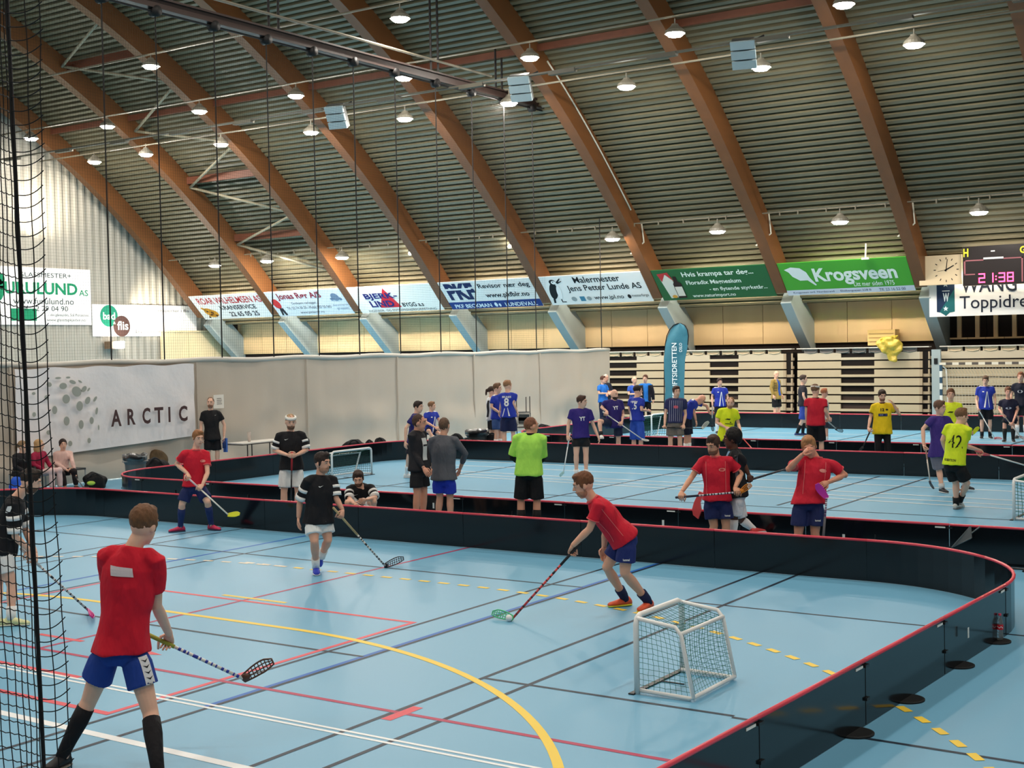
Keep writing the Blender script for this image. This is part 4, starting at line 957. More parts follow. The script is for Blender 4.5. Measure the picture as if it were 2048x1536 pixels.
# ------------------------------------------------------------------ people
SK = (236, 184, 158); SKR = (228, 166, 142); SKD = (92, 58, 44)
def rot_axis(v, ax, deg):
    return V3(Matrix.Rotation(math.radians(deg), 3, Vector(ax)) @ Vector(v))
def hand(mb, wr, dr, side, nrm, s, curl, n=6, thumb_side=1):
    """wr wrist, dr towards the fingers, side across the palm (towards the thumb), nrm out of the palm"""
    dr = unit(dr); side = unit(side-dr*(side @ dr)); nrm = unit(np.cross(dr, side)) if nrm is None else unit(nrm-dr*(nrm @ dr)-side*(nrm @ side))
    mb.loft([wr-dr*.01*s, wr+dr*.035*s, wr+dr*.075*s, wr+dr*.093*s], [side]*4, [nrm]*4, [.024*s, .038*s, .042*s, .038*s], [.019*s, .017*s, .014*s, .010*s], 10)
    for k, (o, L) in enumerate(((.030, .070), (.010, .079), (-.011, .073), (-.030, .057))):
        p = wr+dr*(.085 if k in (1, 2) else .079)*s+side*o*s; d = dr; seg = [.44, .31, .25]; P = [p]
        for q, fr in enumerate(seg):
            ang = curl*(.75, 1.0, .7)[q]+(k-1.5)*2.0
            d = unit(d*math.cos(math.radians(ang))+np.cross(np.cross(d, nrm), d)*math.sin(math.radians(ang)))
            P.append(P[-1]+d*L*fr*s*1.12)
            nrm_ = nrm
        mb.tube(P, [.0092*s, .0088*s, .008*s, .0062*s], n)
    b = wr+dr*.025*s+side*.030*s; P = [b, b+(side*.8+dr*.6+nrm*.35)*.030*s, b+(side*.75+dr*1.4+nrm*(.5+curl*.008))*.036*s, b+(side*.35+dr*2.0+nrm*(.7+curl*.014))*.040*s]
    mb.tube(P, [.0125*s, .0115*s, .010*s, .0075*s], n)
def limb(mb, P, R, n=12, flat=None):
    mb.tube(P, R, n)
def bvh_of(me): return BVHTree.FromPolygons([v.co[:] for v in me.vertices], [tuple(p.vertices) for p in me.polygons])
def decal(name, bvh, geo, c, right, up, nrm, parent, rgb, lift=.006, reach=.5):
    V, F = geo; out = []; right = unit(right); up = unit(up-right*(up @ right)); nrm = unit(nrm)
    for a, b in V:
        o = V3(c)+right*a+up*b+nrm*reach; h = bvh.ray_cast(Vector(o), Vector(-nrm), reach*2)
        out.append(V3(h[0])+nrm*lift if h[0] is not None else None)
    good = [p for p in out if p is not None]
    if len(good) < 3: return None
    F = [f for f in F if all(out[i] is not None for i in f)]
    if not F: return None
    out = [p if p is not None else V3(c) for p in out]
    mb = MB(); mb.add(out, F); return obj(name, mb, ink(rgb), parent)
def grid_geo(pts4, n=6, m=6):
    """a bilinear patch through 4 corners as a small grid"""
    a, b, c, d_ = [np.array(p, float) for p in pts4]; V = []
    for j in range(m+1):
        for i in range(n+1):
            u, v = i/n, j/m; V.append((a*(1-u)+b*u)*(1-v)+(d_*(1-u)+c*u)*v)
    return V, [(j*(n+1)+i, j*(n+1)+i+1, (j+1)*(n+1)+i+1, (j+1)*(n+1)+i) for j in range(m) for i in range(n)]
def text_patch(st, w, h, bold=0.02):
    V, F, _ = text_geo(st, bold); return [((a-.5)*w, (b-.5)*h) for a, b in V], F

def stick(label, A, H, T, shaft, grip, blade, lattice=True, s=1.0, band=None, group=None, glen=.30):
    A, H, T = V3(A), V3(H), V3(T); t = thing('floorball_stick', label, 'stick', (A+H)/2)
    d = unit(H-A); L = np.linalg.norm(H-A); g = min(glen, L*.7)
    mb = MB(); mb.tube([A+d*g*.9, H], .0125*s, 8); so = obj('shaft', mb, mat('shaft_%d_%d_%d' % shaft, shaft, .3, .5), t, True)
    if band:
        mb = MB()
        rs = random.Random(len(label))
        for k in range(12):
            f = g+(L-g)*(.04+.08*k)+rs.uniform(-.01, .01); mb.tube([A+d*f, A+d*(f+rs.choice((.012, .02, .04 if k < 4 else .015)))], .0131*s, 8)
        obj('shaft_print', mb, mat('shaft_%d_%d_%d' % band, band, .3, .5), so, True)
    mb = MB(); mb.tube([A-d*.01, A, A+d*g], [.012*s, .0165*s, .015*s], 8); obj('grip', mb, plastic(grip, .7), t, True)
    f = T-H; bl = np.linalg.norm(f); f = unit(f); up = unit(-d-f*(-d @ f)); nn = np.cross(f, up); hh = min(.085, bl*.42)
    B = lambda u, v: H+f*bl*u+up*hh*(v-.35)+nn*(.045*u*u-.01)*1.0+up*bl*.10*u*u
    prof = lambda u: (0.0+.15*max(0, u-.7)/.3, (.62+.38*math.sin(min(1, u*1.6)*math.pi/2))*(1-.35*max(0, u-.75)/.25))
    mb = MB(); bot = [B(u, prof(u)[0]) for u in np.linspace(0, 1, 10)]; top = [B(u, prof(u)[1]) for u in np.linspace(0, 1, 10)]
    r = .0055*s
    mb.tube(bot+top[::-1]+[bot[0]], r*1.25, 6, cap=False)
    if lattice:
        for k in range(1, 9): mb.tube([bot[k], top[k]], r*.8, 5)
        for v in (.36, .68): mb.tube([B(u, prof(u)[0]+(prof(u)[1]-prof(u)[0])*v) for u in np.linspace(.1, .98, 9)], r*.8, 5)
        mb.ell(H+d*.0+f*.02, (f*.035, up*.03, nn*.014), 10, 7)
    else:
        for o_ in (-.004, .004):
            vs = [p+nn*o_ for p in bot]+[p+nn*o_ for p in top]; mb.add(vs, [(k, k+1, 11+k, 10+k) for k in range(9)])
    obj('blade', mb, mat('blade_%d_%d_%d' % blade, blade, .35, .5, transmission=.15), t, True)
    return t

def person(label, at, bf=0, h=1.80, ytop=None, J=None, hf=None, pitch=0, w=1.0, skin_c=SK, hair=('short', (84, 58, 40)), beard=None,
           shirt=(200, 30, 50), sleeve=.62, hem=.06, trim=None, bands=(), shorts=(30, 40, 84), leg=.72, socks=(240, 240, 240), sockh=.30, shoes=(40, 40, 44), sole=(230, 230, 228), shoes2=None,
           decals=(), under=None, st=None, curl=28, pose='stand', face=True, kneel=False, extra=None, group=None, sit=None, band_head=None, lift=0.0, sf=None, foot_dirs=None, air=(), snap=True):
    J = J or {}
    G = on_x_floor(at[1], at[2]) if at[0] == 'x' else gnd(at[1], at[2]) if at[0] == 'g' else (col_at(at[1], at[2]) if at[0] == 'y' else V3(at[1]))
    D = depth(G)
    if ytop is not None:
        lo, hi = 1.0, 2.4
        for _ in range(40):
            m = (lo+hi)/2
            if proj(G+UPV*m)[1] > ytop: lo = m
            else: hi = m
        h = min(2.0, max(1.5, lo))
    s = h/1.80
    vd = unit((G-CP)*V3((1, 1, 0))); vr = np.cross(vd, UPV)
    def fdir(a): a = math.radians(a); return -vd*math.cos(a)+vr*math.sin(a)
    def ldir(a): a = math.radians(a); return vr*math.cos(a)+vd*math.sin(a)
    F, L = fdir(bf), ldir(bf); FS, LS = (F, L) if sf is None else (fdir(sf), ldir(sf))
    P0 = lambda l, u, f: G+(L*l+F*f+UPV*u)*s
    base = dict(La=(.11, .085, 0), Ra=(-.11, .085, 0), Lk=(.11, .51, .03), Rk=(-.11, .51, .03), hp=(0, .96, 0), nk=(0, 1.49, -.01), hd=(0, 1.675, .025),
                Le=(.25, 1.20, -.03), Re=(-.25, 1.20, -.03), Lw=(.26, .95, .07), Rw=(-.26, .95, .07))
    if pose == 'cross': base.update(Le=(.25, 1.2, .04), Re=(-.25, 1.2, .04), Lw=(-.02, 1.16, .23), Rw=(.02, 1.2, .25))
    if pose == 'front': base.update(Le=(.25, 1.2, -.02), Re=(-.25, 1.2, -.02), Lw=(.10, 1.04, .24), Rw=(-.10, 1.0, .22))
    if pose == 'sit': base.update(hp=(0, .52, 0), nk=(0, 1.04, .03), hd=(0, 1.23, .06), Lk=(.13, .50, .42), Rk=(-.13, .50, .42), La=(.13, .085, .40), Ra=(-.13, .085, .40), Le=(.25, .78, .08), Re=(-.25, .78, .08), Lw=(.1, .62, .32), Rw=(-.1, .62, .32))
    jt = {k: P0(*v) for k, v in base.items()}
    d0 = {k: depth(v)-D for k, v in jt.items()}
    for k, v in J.items():
        if k in ('Lt', 'Rt'): continue
        if k in ('La', 'Ra') and len(v) == 2: jt[k] = gnd(v[0], v[1], .085*s)
        else: jt[k] = at_depth(v[0], v[1], D+(v[2] if len(v) > 2 else d0[k]))
    if 'hp' in J or 'nk' in J:
        sh = jt['nk']-P0(*base['nk'])
        if 'hd' not in J: jt['hd'] = P0(*base['hd'])+sh
        for k in ('Le', 'Re', 'Lw', 'Rw'):
            if k not in J: jt[k] = jt[k]+sh
    Tor = unit(jt['nk']-jt['hp'])
    LSo = unit(LS-Tor*(LS @ Tor)*.6); LH = L
    jt['Ls'] = jt['nk']+LSo*.178*s*w**.5-Tor*.05*s; jt['Rs'] = jt['nk']-LSo*.178*s*w**.5-Tor*.05*s
    jt['Lh'] = jt['hp']+LH*.092*s-Tor*.03*s; jt['Rh'] = jt['hp']-LH*.092*s-Tor*.03*s
    for a, b, c, L1, L2 in (('Ls', 'Le', 'Lw', .30, .27), ('Rs', 'Re', 'Rw', .30, .27), ('Lh', 'Lk', 'La', .45, .44), ('Rh', 'Rk', 'Ra', .45, .44)):
        for p, q, L_ in ((a, b, L1), (b, c, L2)):      # keep bones near human length
            v = jt[q]-jt[p]; n_ = np.linalg.norm(v)
            if q not in ('La', 'Ra') and n_ > L_*s*1.18: 
                dv = v/n_*L_*s*1.18-v
                jt[q] = jt[q]+dv
                if q in ('Le', 'Re') and q[0]+'w' not in J: jt[q[0]+'w'] = jt[q[0]+'w']+dv
    # stick and grips
    grip = {}
    if st:
        A, H, T = [at_depth(p[0], p[1], D+p[2]) for p in st['p']]
        if st.get('floor', False):
            H = gnd(st['p'][1][0], st['p'][1][1], .03); T = gnd(st['p'][2][0], st['p'][2][1], .05)
        dd = unit(H-A)
        for sd in 'LR':
            wv, ev = jt[sd+'w'], jt[sd+'e']; pc = wv+unit(wv-ev)*.07*s; tt = np.clip((pc-A) @ dd, .05, np.linalg.norm(H-A)-.05); q = A+dd*tt
            if np.linalg.norm(q-pc) < st.get('snap', .24) and sd in st.get('hands', 'LR'):
                dr = unit(wv-ev); dr2 = unit(dr-dd*(dr @ dd)*.55); side = dd if dd @ UPV > 0 else -dd; side = unit(side-dr2*(side @ dr2)); nr = np.cross(dr2, side); tw = jt['hp']*.8+jt['nk']*.2-wv; nr = nr if nr @ tw > 0 else -nr
                grip[sd] = (dr2, side, nr); jt[sd+'w'] = q-dr2*.072*s-nr*.026*s
        stick(st['label'], A, H, T, st.get('shaft', (220, 220, 220)), st.get('grip', (40, 40, 40)), st.get('blade', (230, 230, 230)), st.get('lattice', True), band=st.get('band'), glen=st.get('glen', .30))
    vox = float(np.clip(D*.00062, .0065, .02)); near = D < 24
    t = thing('person', label, 'person', G, group)
    # head frame
    hd = jt['hd']; FD = fdir(bf if hf is None else hf); HU = unit(UPV*.75+unit(hd-jt['nk'])*.45); FD = unit(FD-HU*(FD @ HU)); HL = np.cross(HU, FD)*1.0
    HL = unit(np.cross(FD, HU)); HL = -HL if HL @ ldir(bf if hf is None else hf) < 0 else HL
    if pitch: FD = rot_axis(FD, HL, pitch); HU = rot_axis(HU, HL, pitch)
    if FD[2] > 0 and pitch > 0: FD = rot_axis(FD, HL, -2*pitch); HU = rot_axis(HU, HL, -2*pitch)
    hs = s*1.085; HP = lambda l, f, u: hd+(HL*l+FD*f+HU*u)*hs
    hax = lambda a, b, c: (HL*a*hs, FD*b*hs, HU*c*hs)
    TD = unit(np.cross(LSo, Tor)); TD = TD if TD @ FS > 0 else -TD
    HD_ = unit(np.cross(LH, Tor)); HD_ = HD_ if HD_ @ F > 0 else -HD_
    def spine(f): return jt['hp']+(jt['nk']-jt['hp'])*f
    mb = MB()
    fr = [-.16, 0, .3, .62, .84, .95, 1.02]
    mb.loft([spine(f) for f in fr], [unit(LH*(1-min(1, max(0, f)))+LSo*min(1, max(0, f))) for f in fr], [unit(HD_*(1-min(1, max(0, f)))+TD*min(1, max(0, f))) for f in fr],
            [.09*s*w, .140*s*w, .135*s*w, .165*s*w, .16*s*w**.5, .11*s, .06*s], [.085*s*w, .098*s*w, .098*s*w, .115*s*w, .095*s, .075*s, .058*s], 18)
    mb.tube([jt['nk']-Tor*.03*s, (jt['nk']+HP(0, -.018, -.07))/2, HP(0, -.012, -.05)], [.064*s, .056*s, .054*s], 14)
    mb.ell(HP(0, -.010, .012), hax(.075, .092, .102), 18, 12); mb.ell(HP(0, .020, -.045), hax(.059, .068, .086), 16, 10); mb.ell(HP(0, .052, -.102), hax(.030, .028, .024), 10, 7)
    mb.tube([HP(0, .080, .022), HP(0, .098, -.006), HP(0, .108, -.026)], [.010*s, .0125*s, .016*s], 8); mb.ell(HP(0, .072, .034), hax(.048, .018, .012), 10, 7)
    for q in (-1, 1): mb.ell(HP(.075*q, -.006, -.014), hax(.011, .021, .032), 8, 7)
    for sd, sg in (('L', 1), ('R', -1)):
        S_, E_, W_ = jt[sd+'s'], jt[sd+'e'], jt[sd+'w']
        limb(mb, [S_-(S_-jt['nk'])*.25, S_, S_*.6+E_*.4, E_, E_*.72+W_*.28, W_], [.038*s, .048*s, .046*s*w**.3, .038*s, .041*s, .027*s], 12); mb.ell(E_, ((.039*s, 0, 0), (0, .039*s, 0), (0, 0, .039*s)), 10, 7)
        H_, K_, A_ = jt[sd+'h'], jt[sd+'k'], jt[sd+'a']
        limb(mb, [H_, H_*.65+K_*.35, K_, K_*.72+A_*.28, K_*.4+A_*.6, A_-UPV*.02*s], [.076*s*w, .077*s*w**.5, .054*s, .057*s, .043*s, .036*s], 14); mb.ell(K_, ((.054*s, 0, 0), (0, .054*s, 0), (0, 0, .056*s)), 10, 7)
    bm_ = remeshed(mb, vox, 3, .4)
    hb = MB()
    for sd, sg in (('L', 1), ('R', -1)):
        W_, E_ = jt[sd+'w'], jt[sd+'e']; dr = unit(W_-E_); toward = spine(.2)-W_
        if sd in grip:
            dr2, side, nr = grip[sd]
            hand(hb, W_, dr2, side, nr, s, 78, 8 if near else 5)
        else:
            nr = toward-dr*(toward @ dr); nr = unit(nr); side = np.cross(nr, dr); side = side if side @ F > 0 else -side
            hand(hb, W_, dr, side, nr, s, curl, 8 if near else 5)
    # hands grow out of the same body mesh
    nv = len(bm_.vertices); V = [v.co[:] for v in bm_.vertices]+hb.v; Fc = [tuple(p.vertices) for p in bm_.polygons]+[tuple(i+nv for i in f) for f in hb.f]
    me = bpy.data.meshes.new('body'); me.from_pydata(V, [], Fc); me.update(); bpy.data.meshes.remove(bm_)
    body = link('body', me, [skin(skin_c)], t, True)
    # face
    if face and D < 50:
        mb = MB(); mb2 = MB(); mb3 = MB(); mb4 = MB()
        for q in (-1, 1):
            mb.ell(HP(.031*q, .0725, .010), hax(.0115, .0085, .006), 10, 7); mb2.ell(HP(.031*q, .0775, .010), hax(.0065, .006, .0058), 8, 6)
            mb3.tube([HP(.014*q, .0885, .031), HP(.032*q, .085, .036), HP(.05*q, .072, .030)], [.004*s, .005*s, .003*s], 6)
        eo = obj('eyes', mb, mat('eye_white', (200, 186, 176), .3, .5), t, True); obj('irises', mb2, mat('iris', (44, 34, 30), .2, .5), eo, True)
        hc = hair[1]; obj('eyebrows', mb3, hairm(tuple(int(c*.8) for c in hc)), t, True)
        mb4.tube([HP(-.024, .079, -.064), HP(-.012, .0865, -.062), HP(0, .0885, -.063), HP(.012, .0865, -.062), HP(.024, .079, -.064)], [.002*s, .0055*s, .006*s, .0055*s, .002*s], 6); obj('mouth', mb4, mat('lips_%d' % skin_c[0], tuple(int(c*.72) for c in skin_c), .5, .4), t, True)
    if beard:
        mb = MB(); mb.ell(HP(0, .022, -.066), hax(.0595, .0695, .060), 16, 10)
        for q in (-1, 1): mb.ell(HP(.055*q, .004, -.03), hax(.010, .016, .04), 8, 7)
        mb.tube([HP(-.03, .081, -.055), HP(0, .094, -.047), HP(.03, .081, -.055)], [.004*s, .007*s, .004*s], 6)
        obj('beard', mb, hairm(beard), t, True)
    sty, hc = hair
    if sty != 'bald':
        mb = MB()
        if sty == 'buzz': mb.ell(HP(0, -.020, .020), hax(.0785, .092, .1), 20, 12)
        elif sty == 'afro': mb.ell(HP(0, -.032, .034), hax(.098, .105, .112), 20, 12); mb.ell(HP(0, -.08, -.01), hax(.07, .05, .07), 14, 9)
        elif sty == 'balding': mb.ell(HP(0, -.036, -.004), hax(.082, .084, .082), 20, 12)
        else:
            mb.ell(HP(0, -.022, .036), hax(.083, .097, .092), 22, 14)
            if sty in ('short', 'thick'): mb.ell(HP(.01, .030, .098), hax(.052, .045, .026 if sty == 'short' else .036), 14, 9)
            for q in (-1, 1): mb.ell(HP(.074*q, .010, .005), hax(.010, .020, .042), 8, 7)
            if sty == 'long': 
                mb.ell(HP(0, -.06, -.08), hax(.085, .055, .13), 16, 10)
                for q in (-1, 1): mb.ell(HP(.07*q, -.01, -.07), hax(.025, .045, .11), 12, 8)
            if sty == 'ponytail': mb.ell(HP(0, -.125, .02), hax(.035, .05, .035), 12, 8); mb.ell(HP(0, -.15, -.05), hax(.026, .028, .08), 12, 8)
        me = remeshed(mb, max(vox, .008), 1, .4); wrinkle(me, .007*s, 45, len(label), (1, 1, .6)); link('hair', me, [hairm(hc)], t, True)
    if band_head:
        mb = MB(); n = 24
        mb.loft([HP(0, -.010, .046), HP(0, -.012, .064), HP(0, -.014, .082)], [HL]*3, [FD]*3, [.085*hs, .086*hs, .081*hs], [.100*hs, .100*hs, .094*hs], n); obj('headband', mb, cloth(band_head), t, True)
    # shirt
    hem += .02; mb = MB(); hf_ = -hem/ (np.linalg.norm(jt['nk']-jt['hp'])/s)
    fr = [hf_, hf_*.5, .12, .34, .62, .80, .92, .99, 1.035]
    A = [.205*w, .202*w, .186*w, .172*w, .188*w, .188*w**.5, .150*w**.5, .096, .070]; B = [.166*w, .164*w, .146*w, .130*w, .136*w, .122*w**.5, .100, .080, .068]
    mix = lambda a, b, f: unit(a*(1-min(1, max(0, f)))+b*min(1, max(0, f)))
    mb.loft([spine(f) for f in fr], [mix(LH, LSo, f) for f in fr], [mix(HD_, TD, f) for f in fr], [a*s for a in A], [b*s for b in B], 22)
    for sd in 'LR':
        S_, E_, W_ = jt[sd+'s'], jt[sd+'e'], jt[sd+'w']; inn = S_+(jt['nk']-S_)*.72-Tor*.012*s
        if sleeve <= 1.0: mb.tube([inn, inn*.4+S_*.6, S_-Tor*.004*s, S_*.55+E_*.45, S_*(1-sleeve)+E_*sleeve], [.050*s, .062*s, .068*s, .069*s*w**.3, .071*s*w**.3], 14)
        else: mb.tube([inn, inn*.4+S_*.6, S_, S_*.5+E_*.5, E_, E_*.5+W_*.5, E_*(2-sleeve)+W_*(sleeve-1)], [.050*s, .062*s, .066*s, .060*s, .053*s, .047*s, .037*s], 14); mb.ell(E_, ((.053*s, 0, 0), (0, .053*s, 0), (0, 0, .053*s)), 10, 7)
    me = remeshed(mb, max(vox*1.1, .009), 4, .45); wrinkle(me, .017*s, 8.5, len(label)*1.7, (1, 1, .45)); 
    so = link('shirt', me, [cloth(shirt)], t, True)
    if under:   # long undersleeves below the short ones
        for sd in 'LR':
            E_, W_, S_ = jt[sd+'e'], jt[sd+'w'], jt[sd+'s']; mb = MB(); mb.tube([S_*.5+E_*.5, E_, E_*.55+W_*.45, W_], [.056*s, .047*s, .045*s, .034*s], 12); obj('undersleeve', mb, cloth(under), t, True)
    if trim:
        mb = MB(); mb.loft([spine(1.0), spine(1.045)], [LSo]*2, [TD]*2, [.080*s, .073*s], [.077*s, .071*s], 18); o_ = obj('collar', mb, cloth(trim), so, True)
        if trim != shirt and sleeve <= 1:
            for sd in 'LR':
                S_, E_ = jt[sd+'s'], jt[sd+'e']; d_ = unit(E_-S_); c = S_*(1-sleeve)+E_*sleeve; mb = MB(); mb.tube([c-d_*.008, c+d_*.004], .0705*s*w**.3, 16); obj('sleeve_trim', mb, cloth(trim), so, True)
    for f0, f1, c in bands:
        for sd in 'LR':
            S_, E_ = jt[sd+'s'], jt[sd+'e']; r_ = .078*s*w**.3; mb = MB(); mb.tube([S_*(1-f0)+E_*f0, S_*(1-f1)+E_*f1], [r_, r_*.97], 18); obj('sleeve_band', mb, cloth(c), so, True)
    if decals:
        bv = bvh_of(me)
        for dc in decals:
            nm, side, l, f, geo, c = dc[:6]; rt_ = LSo if side == 'front' else -LSo; nr = TD if side == 'front' else -TD
            if side == 'top': decal(nm, bv, geo, spine(f)+LSo*l*s, LSo, TD, unit(UPV+TD*.15), so, c); continue
            if side == 'left': rt_, nr = -TD, LSo
            if side == 'right': rt_, nr = TD, -LSo
            V_, F_ = geo; decal(nm, bv, ([(a*s, b*s) for a, b in V_], F_), spine(f)+rt_*l*s, rt_, Tor, nr, so, c)
    # shorts or trousers
    mb = MB(); fr = [.20, .06, -.06, -.14]
    mb.loft([jt['hp']+Tor*s*f for f in (.15, .03, -.07, -.12)], [LH]*4, [HD_]*4, [.158*s*w, .170*s*w, .168*s*w, .12*s*w], [.112*s*w, .124*s*w, .120*s*w, .09*s*w], 20)
    for sd in 'LR':
        H_, K_, A_ = jt[sd+'h'], jt[sd+'k'], jt[sd+'a']
        if leg <= 1.1: e_ = H_*(1-leg)+K_*leg; mb.tube([H_-Tor*.01*s, H_*.78+K_*.22, e_], [.080*s*w, .100*s*w**.5, .106*s*w**.3], 16)
        else: mb.tube([H_-Tor*.01*s, H_*.6+K_*.4, K_, K_*.5+A_*.5, K_*(2-leg)+A_*(leg-1)], [.082*s*w, .090*s, .074*s, .066*s, .055*s], 16); mb.ell(K_, ((.075*s, 0, 0), (0, .075*s, 0), (0, 0, .075*s)), 12, 8)
    me = remeshed(mb, max(vox*1.1, .009), 2, .4); wrinkle(me, .009*s, 8, len(label)*.9, (1, 1, .4)); sho = link('trousers' if leg > 1.1 else 'shorts', me, [cloth(shorts)], t, True)
    # socks and shoes
    for sd in 'LR':
        K_, A_ = jt[sd+'k'], jt[sd+'a']
        if socks and leg <= 1.2:
            mb = MB(); a0 = A_+(K_-A_)*min(.92, sockh/.43); P = [a0, A_*.7+a0*.3, A_-UPV*.02*s] if sockh < .2 else [a0, A_+(a0-A_)*.72, A_+(a0-A_)*.35, A_, A_-UPV*.02*s]
            R_ = [.056*s, .050*s, .047*s] if sockh < .2 else [.060*s, .062*s, .050*s, .043*s, .044*s]; mb.tube(P, R_, 14); obj('sock', mb, cloth(socks), t, True)
        tk = sd+'t'
        if tk in J: d_ = at_depth(J[tk][0], J[tk][1], depth(A_)+(J[tk][2] if len(J[tk]) > 2 else 0))-(A_-UPV*.06*s); d_ = unit(d_) if sd in air else unit(d_*V3((1, 1, 0)))
        else: d_ = unit(F*V3((1, 1, 0))+L*(.18 if sd == 'L' else -.18))
        upv = UPV if sd not in air else unit((K_-A_)-d_*((K_-A_) @ d_)); sdv = np.cross(d_, upv); q = A_-upv*.0*s
        sc = shoes if (sd == 'L' or shoes2 is None) else shoes2
        xs_ = [-.075, -.05, .0, .06, .12, .17, .195]; hh = [.05, .085, .095, .070, .050, .040, .026]; ww = [.022, .036, .040, .044, .047, .040, .022]
        mb = MB(); base_ = q-upv*.083*s
        mb.loft([base_+d_*x*s+upv*(.012+hv/2)*s for x, hv in zip(xs_, hh)], [sdv]*7, [upv]*7, [v*s for v in ww], [hv/2*s for hv in hh], 14); sh_ = obj('shoe', mb, mat('shoe_%d_%d_%d' % sc, sc, .55, .35, noise_amt=.25, noise_scale=25), t, True)
        mb = MB(); mb.loft([base_+d_*x*s+upv*(.010)*s for x in xs_], [sdv]*7, [upv]*7, [v*s*1.06 for v in ww], [.011*s]*7, 12); obj('sole', mb, plastic(sole), sh_, True)
    return dict(t=t, jt=jt, s=s, F=F, L=L, shirt=so, shorts=sho, Tor=Tor, TD=TD, LSo=LSo, HD=HD_, LH=LH, D=D, spine=spine)

def stripe(x0, x1, y0, y1, n=3, m=8): return grid_geo([(x0, y0), (x1, y0), (x1, y1), (x0, y1)], n, m)
def tick(w): return [(-.5*w, .06*w), (-.28*w, -.12*w), (.5*w, .22*w), (-.26*w, .02*w), (-.36*w, .12*w)], [(0, 1, 3, 4), (1, 2, 3)]
def ellipse(rx, ry, n=18): return [(rx*math.cos(2*math.pi*k/n), ry*math.sin(2*math.pi*k/n)) for k in range(n)], [tuple(range(n))]
def shorts_mark(pr, st_, side, rgb, w=.07, h=.025):
    """small print at the outer hem of one leg"""
    H_, K_ = pr['jt'][side+'h'], pr['jt'][side+'k']; c = H_*.42+K_*.58
    bv = bvh_of(pr['shorts'].data); sg = 1 if side == 'L' else -1; nr = unit(CP-c)
    decal('leg_print', bv, text_patch(st_, w, h, .03), c+pr['LH']*sg*.03, np.cross(UPV, nr), UPV, nr, pr['shorts'], rgb)
WH = (238, 238, 236); NAVY = (34, 44, 92); REDS = (206, 30, 52); BLKS = (26, 26, 30); LOGO = (236, 150, 140)
red_logo = [('chest_logo', 'front', .085, .72, ellipse(.045, .022), LOGO), ('chest_logo', 'front', .085, .72, ellipse(.034, .012), (190, 60, 66))]
red_seam = [('seam', 'front', .125, .55, stripe(-.0025, .0025, -.22, .2), (236, 130, 130)), ('seam', 'front', -.125, .55, stripe(-.0025, .0025, -.22, .2), (236, 130, 130))]
REDTRIM = (228, 92, 96)
nike = [('chest_mark', 'front', -.06, .78, tick(.07), WH)]
bw = dict(bands=((.36, .50, WH), (.72, .90, WH)), shirt=BLKS, shorts=WH, sleeve=.9)

# nearest red player, back to the camera
p1 = person('person in red shirt, blue shorts and black knee socks standing with back turned', ('g', 228, 1538), bf=152, hf=140, h=1.84, pitch=4,
    J=dict(hp=(243, 1292), nk=(264, 1098), hd=(289, 1048), Re=(313, 1228, .06), Rw=(331, 1286, .26), Le=(226, 1212, .26), Lw=(280, 1262, .34), Lk=(178, 1402, .05), La=(124, 1512), Rk=(301, 1425, -.1), Ra=(316, 1546), Lt=(100, 1545, -.1), Rt=(360, 1560, .2)),
    shirt=(208, 26, 48), hem=0.02, sleeve=.66, shorts=(34, 66, 150), leg=.58, socks=(24, 22, 26), sockh=.38, shoes=(26, 26, 30), sole=(120, 118, 110), hair=('short', (112, 76, 50)),
    decals=[('back_print', 'back', .0, .80, grid_geo([(-.085, .032), (.07, .022), (.085, -.035), (-.07, -.035)], 6, 3), (214, 200, 204))],
    st=dict(p=((272, 1258, .32), (486, 1357, .42), (549, 1328, .45)), label='floorball stick with a brown open blade held by the nearest red player', shaft=(222, 222, 216), band=(38, 56, 160), grip=(160, 158, 60), blade=(92, 58, 44), snap=.3))
bv = bvh_of(p1['shorts'].data)
H_, K_ = p1['jt']['Rh'], p1['jt']['Rk']; ax = unit(K_-H_); out_ = unit(-p1['L']*.75-p1['F']*.75*0.6); rt_ = np.cross(ax, out_)
for k, (V_, F_) in enumerate([grid_geo([(-.035, -.18), (.035, -.18), (.035, .15), (-.035, .15)], 3, 12)]): decal('side_stripe', bv, (V_, F_), H_*.6+K_*.4, rt_, -ax, out_, p1['shorts'], (226, 226, 228), .004)
vv = []; ff = []
for k in range(8):
    y = -.17+k*.04; o_ = len(vv); vv += [(-.028, y+.022), (0, y), (.028, y+.022), (0, y+.012)]; ff += [(o_, o_+1, o_+3), (o_+1, o_+2, o_+3)]
decal('chevrons', bv, (vv, ff), H_*.6+K_*.4, rt_, -ax, out_, p1['shorts'], (22, 22, 26), .008)

# black and white player half hidden by the net at the edge
person('person in black shirt with white sleeve bands and white shorts behind the near net', ('g', 12, 1246), bf=82, h=1.78, pitch=8,
    J=dict(hp=(6, 1090), nk=(33, 994), hd=(62, 962), Re=(30, 1072, -.18), Rw=(50, 1112, -.1), Le=(52, 1064, .2), Lw=(60, 1108, .1), Rk=(24, 1172, -.1), Ra=(22, 1236), Lk=(-4, 1168, .1), La=(-6, 1238)),
    hair=('thick', (46, 34, 28)), beard=(96, 70, 54), socks=WH, sockh=.16, shoes=(226, 226, 170), sole=(236, 236, 220), leg=.62,
    decals=[('back_print', 'right', .0, .8, grid_geo([(-.04, .03), (.01, .05), (.0, -.03), (-.05, -.05)], 3, 3), WH)], **bw,
    st=dict(p=((42, 1098, -.05), (177, 1221, .0), (196, 1236, .0)), floor=True, label='floorball stick with dark flecks and a hot pink blade pointing behind the nearest player', shaft=(206, 204, 204), band=(34, 32, 36), grip=(210, 200, 196), blade=(230, 40, 150)))

